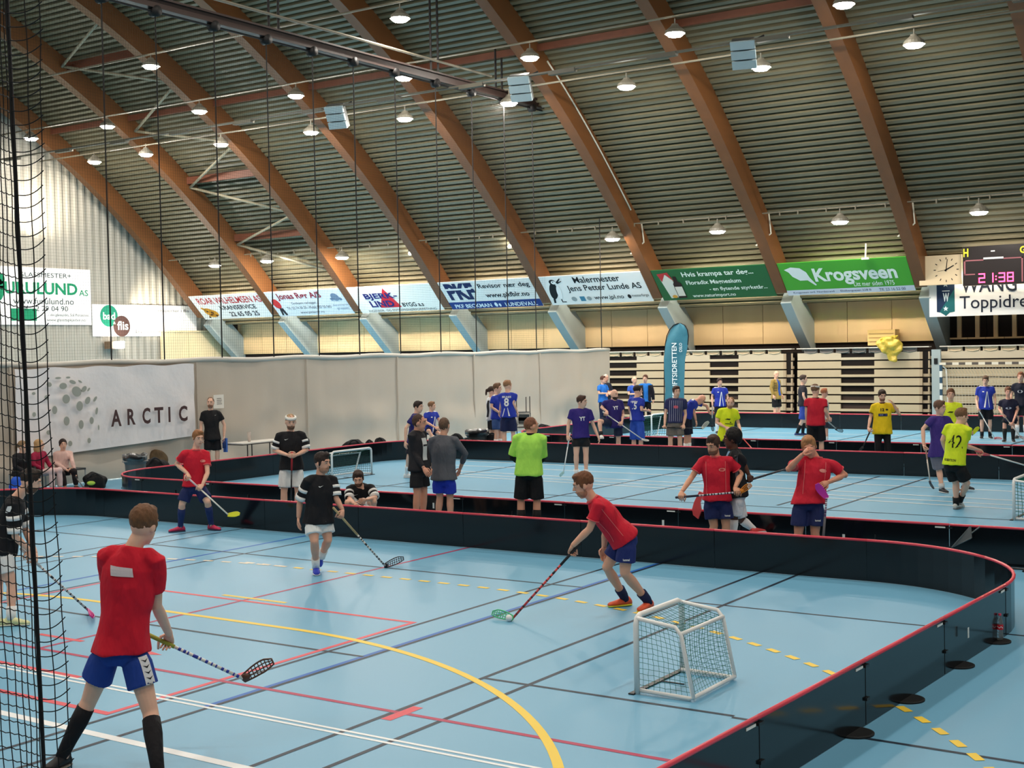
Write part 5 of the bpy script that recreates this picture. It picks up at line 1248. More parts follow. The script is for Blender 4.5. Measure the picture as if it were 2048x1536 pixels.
# red player by the far board with the yellow blade
p3 = person('person in red shirt and navy knee socks holding a stick with a yellow blade', ('g', 392, 1064), bf=18, hf=24, h=1.78, pitch=6,
    J=dict(hp=(388, 972), nk=(391, 901), hd=(396.5, 876), Re=(353, 928, -.05), Rw=(377, 962, -.25), Le=(415, 946, -.1), Lw=(401, 973, -.3), Rk=(364, 1009, -.12), Ra=(361, 1053), Lk=(415, 1004, -.12), La=(423, 1050), Rt=(348, 1071, -.05), Lt=(441, 1067, -.1)),
    trim=REDTRIM, shirt=REDS, hem=-0.02, shorts=NAVY, leg=.8, socks=(38, 52, 100), sockh=.36, shoes=(206, 52, 90), sole=(60, 66, 96), hair=('short', (150, 100, 62)), decals=red_logo,
    st=dict(p=((372, 952, -.28), (456, 1029, -.5), (479, 1032, -.5)), label='white floorball stick with a bright yellow blade held by the red player with navy socks', shaft=(232, 226, 214), grip=(226, 200, 206), blade=(234, 232, 30), lattice=False))
shorts_mark(p3, 'III', 'L', WH, .03, .07)

# man in black by the notice
p4 = person('person in plain black T-shirt and black shorts standing by the paper notice holding a bottle', ('g', 425, 942), bf=12, h=1.86, hf=-12,
    J=dict(hp=(424, 872), nk=(421, 822), hd=(421, 805), Re=(402, 851), Rw=(403, 874), Le=(449, 850), Lw=(448, 874), Rk=(417, 905), Lk=(435, 905)),
    shirt=(28, 27, 30), hem=.08, shorts=(24, 24, 28), leg=.85, socks=(40, 40, 40), sockh=.12, hair=('buzz', (120, 92, 72)), beard=(150, 106, 84), decals=[('chest_mark', 'front', .09, .82, tick(.05), (190, 190, 190))])
q = p4['jt']['Lw']; t = thing('drink_bottle', 'blue drink bottle held by the man in plain black', 'bottle', q-UPV*.16); mb = MB(); o_ = q-UPV*.27-CF*.04
mb.loft([o_, o_+UPV*.17, o_+UPV*.2], [(1, 0, 0)]*3, [(0, 1, 0)]*3, [.036, .036, .02], [.036, .036, .02], 12); obj('bottle_body', mb, plastic((36, 52, 110)), t, True); mb = MB(); mb.ell(o_+UPV*.21, ((.024, 0, 0), (0, .024, 0), (0, 0, .025)), 10, 7); obj('cap', mb, plastic((30, 30, 40)), t, True)
mb = MB(); mb.box(q-UPV*.20+CF*.05+CR*.02, (.10, .05, .34)); tag(obj('towel', mb, cloth((70, 110, 190))), 'light blue towel hanging beside the bottle of the man in plain black', 'towel')

# headband player leaning on his stick
p5 = person('person with white headband in black shirt and white shorts leaning on an upright stick', ('y', 582, 16.0), bf=-4, hf=8, h=1.84, pitch=10,
    J=dict(hp=(583, 930), nk=(581, 864), hd=(581.5, 843.5), Re=(549, 901, -.04), Rw=(574, 903, -.3), Le=(613, 900, -.04), Lw=(586, 906, -.3), Rk=(568, 985), Lk=(596, 984)),
    hair=('buzz', (170, 140, 104)), beard=(120, 86, 66), band_head=(240, 238, 232), socks=WH, sockh=.2, leg=.8, decals=nike, curl=50, **bw,
    st=dict(p=((584, 905, -.34), (582, 1006, -.25), (596, 1010, -.25)), label='upright black and red stick under the hands of the player with a white headband', shaft=(34, 30, 32), grip=(200, 44, 50), blade=(30, 30, 32)))

# black and white player striding out
p6 = person('person in black shirt with white sleeve bands striding in blue shoes', ('g', 637, 1150), bf=32, hem=0.02, hf=52, h=1.80, pitch=4, w=1.06,
    J=dict(hp=(637, 1040), nk=(641, 952), hd=(645, 925), Re=(600, 1002, -.05), Rw=(597, 1036, -.05), Le=(672, 996, .02), Lw=(674, 1028, -.05), Rk=(629, 1083, -.18), Ra=(632, 1134), Lk=(656, 1080, -.02), La=(643, 1112, .25), Rt=(634, 1160, -.2), Lt=(649, 1140, .1)), air='L',
    hair=('thick', (44, 32, 28)), beard=(184, 136, 112), socks=WH, sockh=.15, shoes=(54, 70, 200), sole=(226, 226, 230), leg=.62, skin_c=(224, 168, 142), decals=nike+[('leg_mark', 'front', 0, 0, tick(.01), WH)], **bw,
    st=dict(p=((667, 1016, -.12), (770, 1131.5, -.1), (804, 1122, -.1)), floor=True, label='stick with a tan upper shaft held by the striding player in blue shoes', shaft=(226, 222, 214), band=(46, 42, 44), grip=(196, 168, 120), glen=.52, blade=(34, 34, 44)))

# crouching bearded player
person('person in black shirt with white sleeve bands crouching behind the board, bearded', ('y', 722, 16.0), bf=-6, hem=0.05, hf=-6, h=1.80, pitch=12,
    J=dict(hp=(723, 1003, .25), nk=(720, 972, 0), hd=(716.5, 957, -.1), Re=(699, 998, -.15), Rw=(709, 1008, -.4), Le=(751, 996, -.15), Lw=(731, 1000, -.42), Rk=(690, 1005, -.42), Lk=(752, 1003, -.42), Ra=(700, 1046, -.1), La=(742, 1046, -.1)),
    hair=('short', (60, 42, 34)), beard=(92, 62, 46), socks=WH, sockh=.2, leg=.6, decals=nike, **bw)

# two men in long sleeves in the lane between the rinks
person('person in dark long-sleeved top with white chest print and black shorts looking right', ('y', 838, 15.75), bf=62, hf=78, h=1.80, w=1.02,
    J=dict(hp=(838, 938), nk=(834, 863), hd=(839, 845), Re=(826, 903, -.15), Rw=(849, 938, -.25), Le=(850, 900, .2), Lw=(858, 936, .1), Rk=(834, 984), Lk=(848, 982)),
    sleeve=1.92, shirt=(40, 38, 42), hem=0.0, shorts=(30, 30, 34), leg=.78, socks=(30, 30, 34), sockh=.1, hair=('buzz', (76, 54, 44)), skin_c=(218, 156, 130), decals=[('chest_print', 'front', -.02, .62, grid_geo([(-.06, .12), (.05, .12), (.05, -.22), (-.06, -.22)], 4, 8), (214, 212, 210)), ('chest_print_gap', 'front', -.01, .62, grid_geo([(-.06, .02), (.05, .02), (.05, -.01), (-.06, -.01)], 4, 2), (40, 38, 42))])
person('person in grey long-sleeved top and royal blue shorts walking away with back turned', ('y', 888, 16.35), bf=168, hf=155, h=1.80, w=1.05,
    J=dict(hp=(888, 956), nk=(887, 873), hd=(889, 851), Re=(931, 908, .0), Rw=(920, 938, .15), Le=(858, 912, .05), Lw=(864, 930, .28), Rk=(900, 996), Lk=(880, 994)),
    sleeve=1.62, shirt=(92, 94, 102), hem=0.01, shorts=(40, 62, 190), leg=.72, socks=(230, 230, 230), sockh=.1, hair=('buzz', (104, 80, 64)), skin_c=(222, 166, 140))

# pair at the far end of the middle rink
person('person in navy T-shirt and white shoes behind the man with white chest print', ('g', 826, 957), bf=80, hf=60, h=1.84,
    J=dict(hp=(829, 878), nk=(832, 829), hd=(837, 814), Re=(812, 856), Rw=(811, 884), Le=(846, 852), Lw=(846, 878), Rk=(818, 912), Ra=(814, 948), Lk=(832, 914)),
    shirt=(42, 38, 104), hem=.08, shorts=(32, 32, 44), leg=.9, socks=(236, 236, 236), sockh=.2, shoes=(232, 232, 230), hair=('short', (46, 34, 30)))
blue_top = [('shoulder_stripe', 'top', .12, .9, stripe(-.10, .06, -.03, .03, 6, 3), WH), ('shoulder_stripe', 'top', -.12, .9, stripe(-.06, .10, -.03, .03, 6, 3), WH)]
blue_front = blue_top+[('front_stripe', 'front', .03, .45, grid_geo([(-.09, -.3), (-.05, -.3), (.01, .16), (-.01, .16)], 2, 10), WH), ('front_stripe', 'front', .06, .45, grid_geo([(.02, -.3), (.04, -.3), (-.01, .16), (-.03, .16)], 2, 10), (206, 214, 236)), ('chest_mark', 'front', -.07, .74, ellipse(.03, .016), WH)]
BLUE = (42, 60, 168)
person('person in blue shirt with white front stripes seated beyond the middle rink', ('y', 866, 29.0), bf=40, hf=70, h=1.78, pose='sit',
    J=dict(hp=(861, 860), nk=(862, 824), hd=(864, 812), Lk=(880, 868, -.2), Rk=(858, 862, -.4)), shirt=BLUE, decals=blue_front, shorts=(30, 36, 70), leg=.6, hair=('short', (130, 94, 66)))
pz = on_x(0, 0, 1)
# group of three by the upturned chair
person('person with dark ponytail in white and black shirt beside the dark bin', ('y', 985, 29.4), bf=110, hf=100, ytop=773, shirt=(220, 220, 224), shorts=(30, 30, 36), hair=('ponytail', (60, 42, 34)), pose='front', decals=[('dark_side', 'back', .06, .5, stripe(-.05, .06, -.25, .2), (32, 32, 40))])
person('brown-haired person in blue shirt and blue-grey shorts, between ponytail and number eight', ('y', 996, 29.0), bf=60, hf=75, ytop=766.5, shirt=BLUE, shorts=(62, 88, 140), hair=('thick', (110, 78, 56)), decals=blue_top, J=dict(Lw=(1004, 818, -.1)), pose='front')
person('person in blue shirt with white number eight on the back and navy shorts', ('y', 1018, 28.5), bf=165, hf=125, ytop=760.5,
    J=dict(Re=(1026, 806), Rw=(1034, 823), Le=(1003, 806, .1), Lw=(1000, 822, .15)), shirt=BLUE, hem=0.02, shorts=(34, 40, 76), leg=.8, hair=('short', (150, 108, 76)), sockh=.1,
    decals=blue_top+[('number', 'back', 0, .62, text_patch('8', .12, .2, .03), WH), ('name', 'back', 0, .85, text_patch('BRUNES', .22, .045, .02), WH), ('back_stripe', 'back', .03, .15, grid_geo([(.04, -.18), (.09, -.18), (.0, .12), (-.01, .12)], 2, 6), WH), ('back_stripe', 'back', -.08, .15, grid_geo([(-.05, -.15), (-.02, -.12), (.04, .1), (.02, .1)], 2, 6), WH)])

# referee
person('person in neon green shirt with black undersleeves seen from behind', ('y', 1058, 16.1), bf=172, hf=118, h=1.86, w=1.04,
    J=dict(hp=(1058, 942), nk=(1059, 869), hd=(1063, 852), Le=(1025, 915, .08), Lw=(1042, 926, .36), Re=(1085, 918, .08), Rw=(1074, 927, .36), Lk=(1042, 998), Rk=(1074, 998)),
    shirt=(182, 246, 98), sleeve=.88, trim=(24, 24, 26), under=(26, 26, 28), hem=0.04, shorts=(24, 24, 27), leg=.98, socks=(24, 24, 26), sockh=.3, hair=('buzz', (126, 82, 60)), skin_c=(222, 158, 130))

# navy shirts of the middle match
VT = [('chest_logo', 'front', .0, .66, text_patch('YT', .13, .085, .04), WH)]
person('shouting person in navy shirt with white chest letters and black shorts', ('g', 1163, 955), bf=14, hf=68, h=1.86,
    J=dict(hp=(1162, 874), nk=(1161, 818), hd=(1164, 803), Re=(1137, 848), Rw=(1138, 872, -.1), Le=(1187, 851), Lw=(1196, 873, -.05), Rk=(1152.5, 910), Lk=(1172, 910), Ra=(1152.6, 947), La=(1172, 947)),
    shirt=(52, 38, 118), hem=0.0, shorts=(30, 30, 32), leg=.5, socks=(236, 236, 236), sockh=.1, hair=('short', (70, 46, 36)), decals=VT,
    st=dict(p=((1140, 866, -.1), (1127, 944, -.15), (1121, 953, -.15)), label='white stick with a pale mint blade held down by the shouting player in navy', shaft=(236, 236, 236), grip=(236, 236, 236), blade=(186, 224, 220), hands='R'))
person('bald bearded person in navy shirt with one foot on the board', ('y', 1228, 28.3), bf=20, hf=45, h=1.84, w=1.16,
    J=dict(hp=(1229, 846), nk=(1226, 800), hd=(1229, 789), Re=(1203, 815), Rw=(1207, 832, -.2), Le=(1246, 829), Lw=(1241, 852, -.2), Rk=(1198, 842, -.5), Ra=(1202, 870, -.6), Lk=(1237, 878)), air='R',
    shirt=(48, 38, 108), hem=.10, shorts=(40, 46, 70), leg=.8, socks=(30, 30, 34), sockh=.1, shoes=(220, 216, 210), hair=('bald', (60, 44, 36)), beard=(60, 46, 40), decals=VT,
    st=dict(p=((1206, 824, -.3), (1284, 878, -.5), (1296, 884, -.5)), label='white stick slanting down from the hands of the bald man in navy', shaft=(234, 232, 228), grip=(226, 222, 216), blade=(230, 226, 216)))
person('person in bright blue shirt with arms folded, beside the curtain end', ('y', 1207, 39.6), bf=48, ytop=752, pose='cross', shirt=(44, 120, 214), shorts=(26, 34, 60), leg=1.9, hair=('short', (84, 52, 42)))
person('white-haired person in dark jacket half hidden beside the curtain end', ('y', 1213, 40.3), bf=40, ytop=748.5, pose='cross', sleeve=1.9, shirt=(40, 44, 60), shorts=(30, 30, 36), leg=1.9, hair=('buzz', (206, 200, 192)), skin_c=SKR)
person('grey-haired person in blue shirt with folded arms left of the man in a black jacket', ('y', 1270, 39.4), bf=30, ytop=753, pose='cross', shirt=(52, 92, 190), shorts=(30, 36, 60), leg=1.9, hair=('balding', (190, 180, 170)))
pj = person('person in open black jacket over a bright blue shirt, standing before the seating', ('y', 1292, 40.0), bf=6, hf=-18, ytop=749.5, shirt=(40, 120, 206), sleeve=1.9, shorts=(24, 24, 30), leg=1.9, hair=('short', (96, 62, 48)))
bv = bvh_of(pj['shirt'].data)
for sg in (-1, 1):
    decal('jacket_front', bv, grid_geo([(-.07, -.45), (.075, -.45), (.06, .18), (-.06, .16)], 4, 12), pj['spine'](.6)+pj['LSo']*.145*sg, pj['LSo'], pj['Tor'], pj['TD'], pj['shirt'], (26, 26, 36), .012)
    S_, E_, W_ = [pj['jt'][('L' if sg > 0 else 'R')+k] for k in 'sew']; mb = MB(); mb.tube([S_, S_*.5+E_*.5, E_, W_], [.08, .074, .066, .05], 12); obj('jacket_sleeve', mb, cloth((26, 26, 36)), pj['t'], True)
person('person in blue shirt numbered fifteen on the back with long royal blue shorts', ('y', 1274, 28.5), bf=140, hf=105, ytop=772.5,
    J=dict(hp=(1274, 838), nk=(1273, 796), hd=(1276, 781), Re=(1283, 820), Rw=(1302, 822, .1), Le=(1259, 819, .1), Lw=(1266, 838, .2)), shirt=BLUE, hem=0.02, shorts=(54, 92, 196), leg=1.0, hair=('short', (36, 28, 26)),
    decals=blue_top+[('number', 'back', .03, .64, text_patch('15', .14, .17, .03), WH), ('name', 'back', 0, .84, text_patch('LARSEN', .2, .04, .02), WH), ('back_stripe', 'back', -.06, .12, grid_geo([(-.03, -.12), (.06, -.12), (-.05, .14), (-.07, .14)], 2, 6), WH)])
vst = [('shirt_stripe', 'front', -.14+.047*k, .5, stripe(-.005, .005, -.28, .24, 1, 10), (150, 152, 176)) for k in range(7)]
person('person in navy shirt with thin pale vertical stripes and grey shorts holding a stick level', ('y', 1351, 28.4), bf=2, hf=22, ytop=768.5,
    J=dict(hp=(1350, 846), nk=(1352, 797), hd=(1353, 783), Re=(1331, 828), Rw=(1330, 850, -.15), Le=(1371, 829), Lw=(1368, 850, -.15)), shirt=(46, 50, 90), hem=-0.02, shorts=(124, 116, 110), leg=.72, socks=(236, 236, 236), sockh=.1, hair=('short', (60, 42, 36)), decals=vst+[('chest_logo', 'front', 0, .66, ellipse(.06, .035), (206, 84, 100))],
    st=dict(p=((1326, 855, -.2), (1404, 857, -.1), (1418, 845, -.1)), label='stick held level with a white blade by the player in a striped shirt', shaft=(34, 34, 38), grip=(34, 34, 38), blade=(240, 240, 238)))
person('bald person in blue shirt bending over with one arm stretched out, behind the striped shirt', ('y', 1374, 28.9), bf=70, hf=60, h=1.80, pitch=25,
    J=dict(hp=(1374, 828), nk=(1390, 801), hd=(1403, 799), Le=(1413, 811, .1), Lw=(1428, 824, .1), Re=(1388, 824, -.1), Rw=(1392, 842, -.1)), shirt=BLUE, decals=blue_top, shorts=(30, 32, 50), leg=.9, hair=('bald', (80, 60, 50)), skin_c=SKR,
    st=dict(p=((1425, 812, .1), (1424, 850, .1), (1424, 862, .1)), label='dark stick standing upright in the hand of the bending bald man', shaft=(36, 40, 54), grip=(220, 220, 220), blade=(36, 40, 54)))
person('person in blue shirt with white front stripes before the dark step recesses', ('y', 1441, 38.0), bf=8, hf=20, ytop=756.5, shirt=BLUE, decals=blue_front, shorts=(26, 28, 38), leg=.95, hair=('short', (56, 40, 36)), J=dict(Rw=(1425, 812), Lw=(1456, 813)))
person('person in neon yellow shirt with black chest print, standing behind the passer-by in black vest', ('y', 1453, 28.4), bf=14, hf=-8, h=1.86, pitch=8,
    J=dict(hp=(1451, 870), nk=(1457, 818), hd=(1461, 805.5), Re=(1433, 845), Rw=(1452, 855, -.28), Le=(1477, 848), Lw=(1482, 880, -.2)), shirt=(224, 238, 40), hem=.12, shorts=(26, 26, 30), leg=1.9, hair=('buzz', (150, 104, 62)), beard=(176, 128, 92),
    decals=[('chest_print', 'front', 0, .55, ([(-.09, .03), (-.03, .055), (.05, .05), (.02, .02), (-.04, .025)], [(0, 1, 2, 3, 4)]), (46, 52, 30)), ('chest_print', 'front', .02, .44, stripe(-.09, .09, -.008, .008, 6, 1), (46, 52, 30)), ('chest_print', 'front', .05, .5, ellipse(.02, .012), (46, 52, 30))],
    st=dict(p=((1478, 868, -.3), (1519, 914, -1.6), (1545, 909, -1.6)), label='red-shafted stick with a white blade sticking out past the passer-by in black', shaft=(206, 52, 66), grip=(236, 230, 226), blade=(240, 238, 236), lattice=False))
person('bald person in yellow plaid jacket and black shorts walking before the seating', ('y', 1553, 43.6), bf=55, hf=30, ytop=741.5, shirt=(168, 140, 76), sleeve=1.9, shorts=(26, 26, 30), leg=.9, hair=('bald', (80, 60, 50)), hem=.12, socks=(200, 160, 140),
    decals=[('shirt_front', 'front', .02, .55, stripe(-.07, .07, -.3, .24, 4, 8), (44, 92, 186))]+[('plaid', 'front', -.14, .3+.12*k, stripe(-.05, .05, -.012, .012, 3, 1), (60, 48, 36)) for k in range(5)])
person('person in dark shirt and blue shorts striding with black socks inside the farthest rink', ('g', 1607, 872), bf=100, hf=95, ytop=750, shirt=(44, 42, 50), shorts=(52, 74, 160), leg=.9, socks=(28, 28, 32), sockh=.3, shoes=(50, 70, 120), hair=('short', (70, 54, 48)), J=dict(Ra=(1594, 866), Rk=(1604, 842, -.1)))
person('person in red shirt and black shorts with back turned before the farthest rink', ('y', 1633, 28.5), bf=176, hf=150, ytop=768.5, shirt=(204, 34, 54), trim=(40, 34, 36), hem=.04, shorts=(24, 24, 28), leg=.86, socks=(36, 34, 36), sockh=.3, hair=('short', (120, 88, 66)), band_head=(226, 220, 214), w=1.06,
    J=dict(Re=(1650, 822), Rw=(1655, 843), Le=(1613, 820), Lw=(1613, 844)), st=dict(p=((1650, 838, .0), (1672, 857, .35), (1682, 864, .5)), label='grey stick pointing down from the hand of the back-turned man in red', shaft=(196, 196, 196), grip=(210, 210, 206), blade=(36, 36, 40), hands='R'))
person('red-haired person mostly hidden behind the back-turned man in red', ('y', 1649, 33.4), bf=110, ytop=777, shirt=(206, 196, 186), shorts=(50, 50, 60), hair=('thick', (176, 104, 70)), skin_c=SKR)

# red team-mates in the lane
p31 = person('bearded person in red shirt and navy shorts holding a stick level, orange blade in hand', ('y', 1434, 16.05), bf=-2, hf=-34, h=1.84, pitch=14,
    J=dict(hp=(1434, 998), nk=(1431, 915), hd=(1426, 890), Re=(1383, 955, -.02), Rw=(1365, 985, -.25), Le=(1482, 948, -.02), Lw=(1496, 966, -.22), Rk=(1428, 1052), Lk=(1452, 1052)), trim=REDTRIM, shirt=(204, 32, 54), hem=0.0, shorts=(34, 44, 92), leg=.70, socks=NAVY, sockh=.36, hair=('thick', (72, 50, 40)), beard=(128, 90, 70), decals=red_logo+red_seam, skin_c=(214, 158, 128),
    st=dict(p=((1352, 995, -.33), (1481, 984, -.33), (1503, 972, -.33)), label='dark stick with white print and an orange blade held level by the bearded red player', shaft=(206, 206, 214), band=(40, 40, 48), grip=(44, 48, 66), blade=(226, 140, 34)))
shorts_mark(p31, 'hummel', 'L', WH)
person('person in black vest and white shorts walking past behind the bearded red player', ('y', 1476, 16.35), bf=-84, hf=-84, h=1.84,
    J=dict(hp=(1473, 984), nk=(1468, 901), hd=(1463, 877), Le=(1486, 926, -.1), Lw=(1496, 962, -.1), Re=(1458, 930, .1), Rw=(1452, 960, .2), Lk=(1468, 1030, -.05), Rk=(1480, 1037, .1), Ra=(1507, 1058, .1), La=(1466, 1074, -.05), Rt=(1522, 1066, .1)), air='R',
    skin_c=SKD, shirt=(30, 30, 34), sleeve=1.0, hem=.04, shorts=(236, 236, 240), leg=.95, socks=(236, 234, 232), sockh=.34, shoes=(206, 66, 66), hair=('afro', (24, 20, 20)), decals=[('vest_edge', 'front', .05, .78, stripe(-.03, .03, -.1, .12), (122, 168, 206)), ('sleeve_print', 'left', 0, .55, stripe(-.02, .02, -.12, .2, 2, 8), (96, 98, 104))],
    st=dict(p=((1492, 962, -.1), (1600, 930, .1), (1620, 926, .1)), label='thin dark stick carried level by the passer-by in black vest', shaft=(44, 46, 54), grip=(52, 54, 62), blade=(36, 36, 40), hands='L'))
p33 = person('person in red shirt and navy shorts covering the face with one hand', ('y', 1616, 16.0), bf=8, hf=-4, h=1.88, w=1.08, pitch=12,
    J=dict(hp=(1618, 1002), nk=(1633, 917, .02), hd=(1618, 893, -.04), Re=(1577, 938, -.18), Rw=(1606, 908, -.34), Le=(1690, 950, .02), Lw=(1653, 966, -.18), Rk=(1597, 1066), Lk=(1630, 1066)), trim=REDTRIM, shirt=(206, 34, 56), hem=0.02, shorts=(36, 46, 94), leg=.76, socks=NAVY, sockh=.36, hair=('thick', (176, 124, 82)), decals=red_logo+red_seam, curl=34, skin_c=(222, 152, 124),
    st=dict(p=((1646, 1082, -.26), (1653, 996, -.24), (1637, 966, -.22)), label='upside-down white stick with a magenta blade by the man covering his face', shaft=(234, 232, 234), band=(120, 90, 130), grip=(90, 90, 96), blade=(226, 60, 190), hands='', lattice=False))
shorts_mark(p33, 'hummel', 'L', WH)
# pink blade of a stick leaning on the outside of the middle rink
A = on_y(1396, 1030, 16.6); H = on_y(1391, 1012, 16.75); T = on_y(1400, 985, 16.8)
mb = MB(); mb.loft([A, (A+H)/2, H, T], [CR]*4, [CU]*4, [.02, .055, .06, .045], [.05, .02, .02, .03], 10); mb2 = MB(); f_ = [on_y(x, y, 16.76) for x, y in ((1386, 1030), (1396, 1038), (1402, 1022), (1400, 1006), (1408, 986), (1398, 983), (1388, 1004), (1384, 1018))]
vs_ = f_+[q_+V3((0, .03, 0)) for q_ in f_]; mb2.add(vs_, [tuple(range(8)), tuple(range(15, 7, -1))]+[(k, (k+1) % 8, 8+(k+1) % 8, 8+k) for k in range(8)])
tag(obj('stick_blade', mb2, mat('blade_coral', (244, 92, 92), .35, .5, transmission=.3)), 'coral red stick blade at the middle rink board beside the bearded red player', 'blade')

# striker
p34 = person('person in red shirt and navy shorts lunging forward with a stick with a green blade', ('g', 1262, 1226), bf=-80, hf=-88, h=1.84, pitch=10,
    J=dict(hp=(1247, 1075), nk=(1186, 1000), hd=(1166, 969), Le=(1179, 1058, -.2), Lw=(1154, 1098, -.1), Re=(1211, 1064, .22), Rw=(1208, 1094, .22), Lk=(1250, 1146, -.12), La=(1297, 1203), Rk=(1214, 1134, .12), Ra=(1250, 1196), Lt=(1282, 1226, -.12), Rt=(1222, 1222, -.05)), trim=REDTRIM,
    shirt=(206, 30, 52), hem=0.01, shorts=(36, 48, 108), leg=.66, socks=(30, 38, 74), sockh=.13, shoes=(236, 96, 60), sole=(226, 226, 60), hair=('short', (112, 70, 44)), beard=(182, 130, 102), skin_c=(226, 168, 140),
    decals=[('seam', 'left', 0, .5, stripe(-.0025, .0025, -.2, .16), (236, 120, 120)), ('seam', 'front', .12, .5, stripe(-.0025, .0025, -.2, .16), (236, 120, 120))],
    st=dict(p=((1159, 1088, -.12), (1026, 1236, 0), (981, 1229, 0)), floor=True, label='stick with a black and red shaft and a green blade held by the lunging striker', shaft=(206, 66, 66), band=(30, 30, 34), grip=(36, 36, 40), blade=(70, 206, 140), hands='L', snap=.3))
shorts_mark(p34, 'hummel', 'L', WH)

# yellow goalkeeper shirt by the middle rink
person('person in golden yellow shirt and long black trousers with a hand at the face', ('y', 1766, 28.5), bf=6, hf=16, ytop=779.5, pitch=16, w=1.1,
    J=dict(Re=(1741, 835), Rw=(1742, 858, -.1), Le=(1799, 828, -.1), Lw=(1785, 806, -.22)), shirt=(240, 204, 30), trim=(60, 30, 34), hem=.14, shorts=(24, 22, 26), leg=1.9, hair=('short', (60, 42, 32)), beard=(150, 100, 80),
    decals=[('number', 'front', -.01, .74, text_patch('12', .08, .07, .04), (40, 34, 30)), ('chest_logo', 'front', .09, .74, ellipse(.03, .02), (60, 50, 36)), ('sponsor', 'front', 0, .52, stripe(-.1, .1, -.03, .03, 6, 2), (44, 50, 90)), ('sponsor_band', 'front', 0, .52, stripe(-.075, .075, -.008, .008, 6, 1), (170, 176, 200))],
    st=dict(p=((1743, 856, -.15), (1726, 894, -.2), (1720, 902, -.2)), label='black stick slanting down beside the man in golden yellow', shaft=(34, 32, 34), grip=(34, 32, 34), blade=(34, 32, 34), hands='R'))
# the fast pair by the edge goal
person('person in violet shirt running toward the player numbered 42', ('g', 1886, 984), bf=40, hf=62, h=1.84, pitch=6,
    J=dict(hp=(1878, 900), nk=(1880, 833), hd=(1880, 815), Re=(1846, 858), Rw=(1851, 890, -.2), Le=(1908, 862), Lw=(1904, 890, -.1), Rk=(1878, 940, .0), Lk=(1918, 940, .1), La=(1930, 970, .1), Ra=(1884, 976)), shirt=(66, 48, 126), hem=.10, shorts=(122, 120, 132), leg=.9, socks=(200, 200, 200), sockh=.1, hair=('short', (104, 74, 58)), decals=[('chest_logo', 'front', .08, .72, ellipse(.05, .03), (206, 206, 216))],
    st=dict(p=((1850, 886, -.25), (1860, 962, -.3), (1863, 978, -.3)), label='pale stick with a black-tipped blade hanging from the hand of the violet runner', shaft=(220, 204, 190), grip=(214, 150, 130), blade=(70, 74, 84), hands='R'))
person('person in neon yellow shirt with large black back number 42 and black shorts', ('g', 1914, 1021), bf=150, hf=122, h=1.84,
    J=dict(hp=(1908, 928), nk=(1917, 850), hd=(1924, 832), Re=(1931, 892, -.02), Rw=(1956, 904, .1), Le=(1885, 880, .15), Lw=(1893, 906, .35), Lk=(1912, 966, .1), La=(1912, 1008), Rk=(1934, 967, -.05), Ra=(1920, 1000, .3), Rt=(1940, 1024, .1)), air='R',
    shirt=(218, 236, 44), hem=0.0, shorts=(24, 24, 26), leg=.8, socks=(26, 26, 28), sockh=.14, shoes=(196, 196, 190), sole=(120, 122, 124), hair=('thick', (122, 88, 60)),
    decals=[('number', 'back', .045, .58, text_patch('42', .21, .21, .0), (28, 30, 24)), ('name', 'back', 0, .1, text_patch('ROBERTSON', .20, .04, .02), (40, 44, 30))],
    st=dict(p=((1951, 902, .1), (2062, 934, .5), (2085, 940, .5)), label='white stick reaching out of the picture from the player numbered 42', shaft=(232, 230, 226), grip=(222, 110, 110), blade=(230, 230, 230), hands='R'))
person('person in neon yellow shirt with curly brown hair standing beyond the violet runner', ('y', 1903, 28.8), bf=4, ytop=777.5, shirt=(226, 240, 50), hem=.1, shorts=(30, 30, 36), hair=('thick', (120, 78, 52)), J=dict(Lw=(1938, 860, -.2), Le=(1926, 838)),
    decals=[('chest_print', 'front', 0, .55, ([(-.09, .03), (-.03, .055), (.05, .05), (.02, .02), (-.04, .025)], [(0, 1, 2, 3, 4)]), (46, 52, 30))],
    st=dict(p=((1932, 868, -.3), (1946, 867, -.3), (1958, 856, -.3)), label='stick with a yellow blade raised beside the player numbered 42', shaft=(230, 230, 226), grip=(230, 230, 226), blade=(230, 240, 40), hands='L', lattice=False))
person('person in blue and white shirt with black shorts before the handball goal, white stick down', ('g', 1972, 877), bf=4, hf=-4, ytop=752, pitch=14, shirt=BLUE, decals=blue_front, hem=.1, shorts=(26, 26, 30), leg=.9, socks=(30, 30, 34), sockh=.12, shoes=(30, 30, 34), hair=('short', (104, 78, 62)), w=1.08,
    J=dict(Re=(1953, 800), Rw=(1957, 819, -.2)), st=dict(p=((1956, 817, -.25), (1989, 876, -.4), (2002, 880, -.4)), label='white stick with a coral blade held down by the man before the handball goal', shaft=(236, 232, 228), grip=(236, 232, 228), blade=(244, 120, 128), hands='R'))
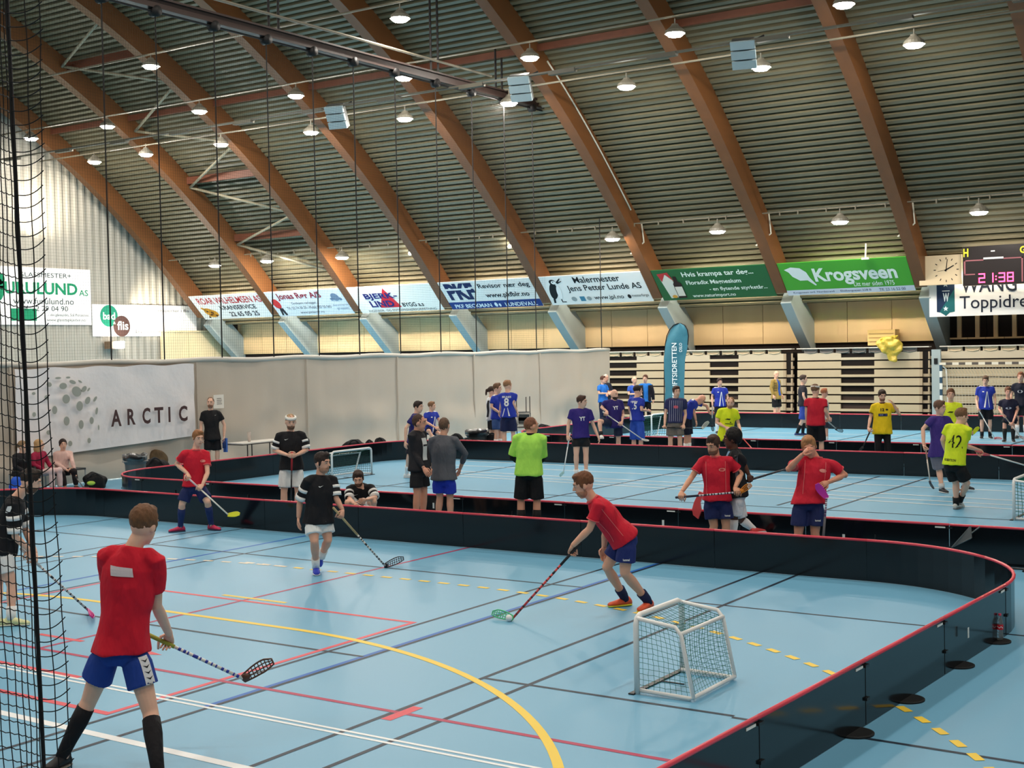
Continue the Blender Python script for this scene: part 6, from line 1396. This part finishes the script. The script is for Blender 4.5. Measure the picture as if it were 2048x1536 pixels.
person('person in dark navy shirt leaning on a stick by the picture edge', ('g', 2018, 884), bf=-4, hf=10, h=1.76, pitch=10,
    J=dict(hp=(2020, 836), nk=(2016, 799), hd=(2016, 783), Re=(1998, 818), Rw=(2004, 836, -.2), Le=(2036, 818), Lw=(2031, 838, -.2)), shirt=(30, 30, 52), hem=.08, shorts=(26, 26, 30), leg=.9, socks=(40, 40, 40), shoes=(40, 40, 44), hair=('thick', (120, 78, 58)), skin_c=SKR, decals=[('chest_print', 'front', 0, .55, ellipse(.08, .03), (180, 184, 200))],
    st=dict(p=((2004, 826, -.3), (2040, 872, -.4), (2052, 882, -.4)), label='pale stick under the hands of the dark navy shirt at the picture edge', shaft=(226, 214, 204), grip=(200, 170, 150), blade=(200, 160, 150)))
person('tall person in dark shirt cut by the picture edge before the handball goal', ('y', 2043, 38.5), bf=-10, ytop=744, shirt=(30, 32, 48), shorts=(30, 30, 36), hair=('short', (140, 86, 60)), decals=[('chest_print', 'front', 0, .6, ellipse(.07, .04), (200, 200, 206))])

# three women on the benches behind the net
person('woman in pale pink sweater and dark trousers seated on the low bench, hair tied back', ('x', 128, -23.8), bf=22, hf=10, h=1.68, pose='sit', w=.95,
    J=dict(hp=(123, 942, .05), nk=(126, 903, .05), hd=(126, 889, .03), Lk=(152, 942, -.35), Rk=(124, 948, -.4), Lw=(143, 940, -.3), Le=(145, 926, -.15), Rw=(138, 938, -.3), Re=(110, 926, -.1)), sleeve=1.9, shirt=(226, 188, 178), trim=(226, 188, 178), hem=.06, shorts=(40, 32, 34), leg=1.9, hair=('ponytail', (50, 34, 30)),
    st=dict(p=((140, 938, -.2), (166, 974, -.4), (176, 978, -.4)), label='grey stick resting between the knees of the seated woman in pink', shaft=(120, 116, 116), grip=(70, 66, 66), blade=(60, 60, 62)))
person('woman with blonde hair in crimson top seated between the pink sweater and the black jacket', ('x', 84, -23.7), bf=50, hf=70, h=1.68, pose='sit', w=.95, J=dict(hp=(75, 944, .05), nk=(77, 904, .02), hd=(79, 890, .02)), sleeve=1.9, shirt=(156, 32, 66), shorts=(222, 190, 186), leg=1.9, hair=('long', (190, 150, 104)))
person('woman in black jacket with tied fair hair seated behind the thick net rope', ('x', 40, -23.8), bf=40, hf=60, h=1.68, pose='sit', w=.98, J=dict(hp=(40, 945, .05), nk=(44, 907, .02), hd=(46, 893, .02)), sleeve=1.9, shirt=(36, 34, 38), shorts=(40, 36, 40), leg=1.9, hair=('ponytail', (140, 110, 78)))
p = on_x_floor(34, -23.4); bag('small royal blue bag on the floor behind the near net', p, .3, .45, .3, (40, 90, 200), 31, False)
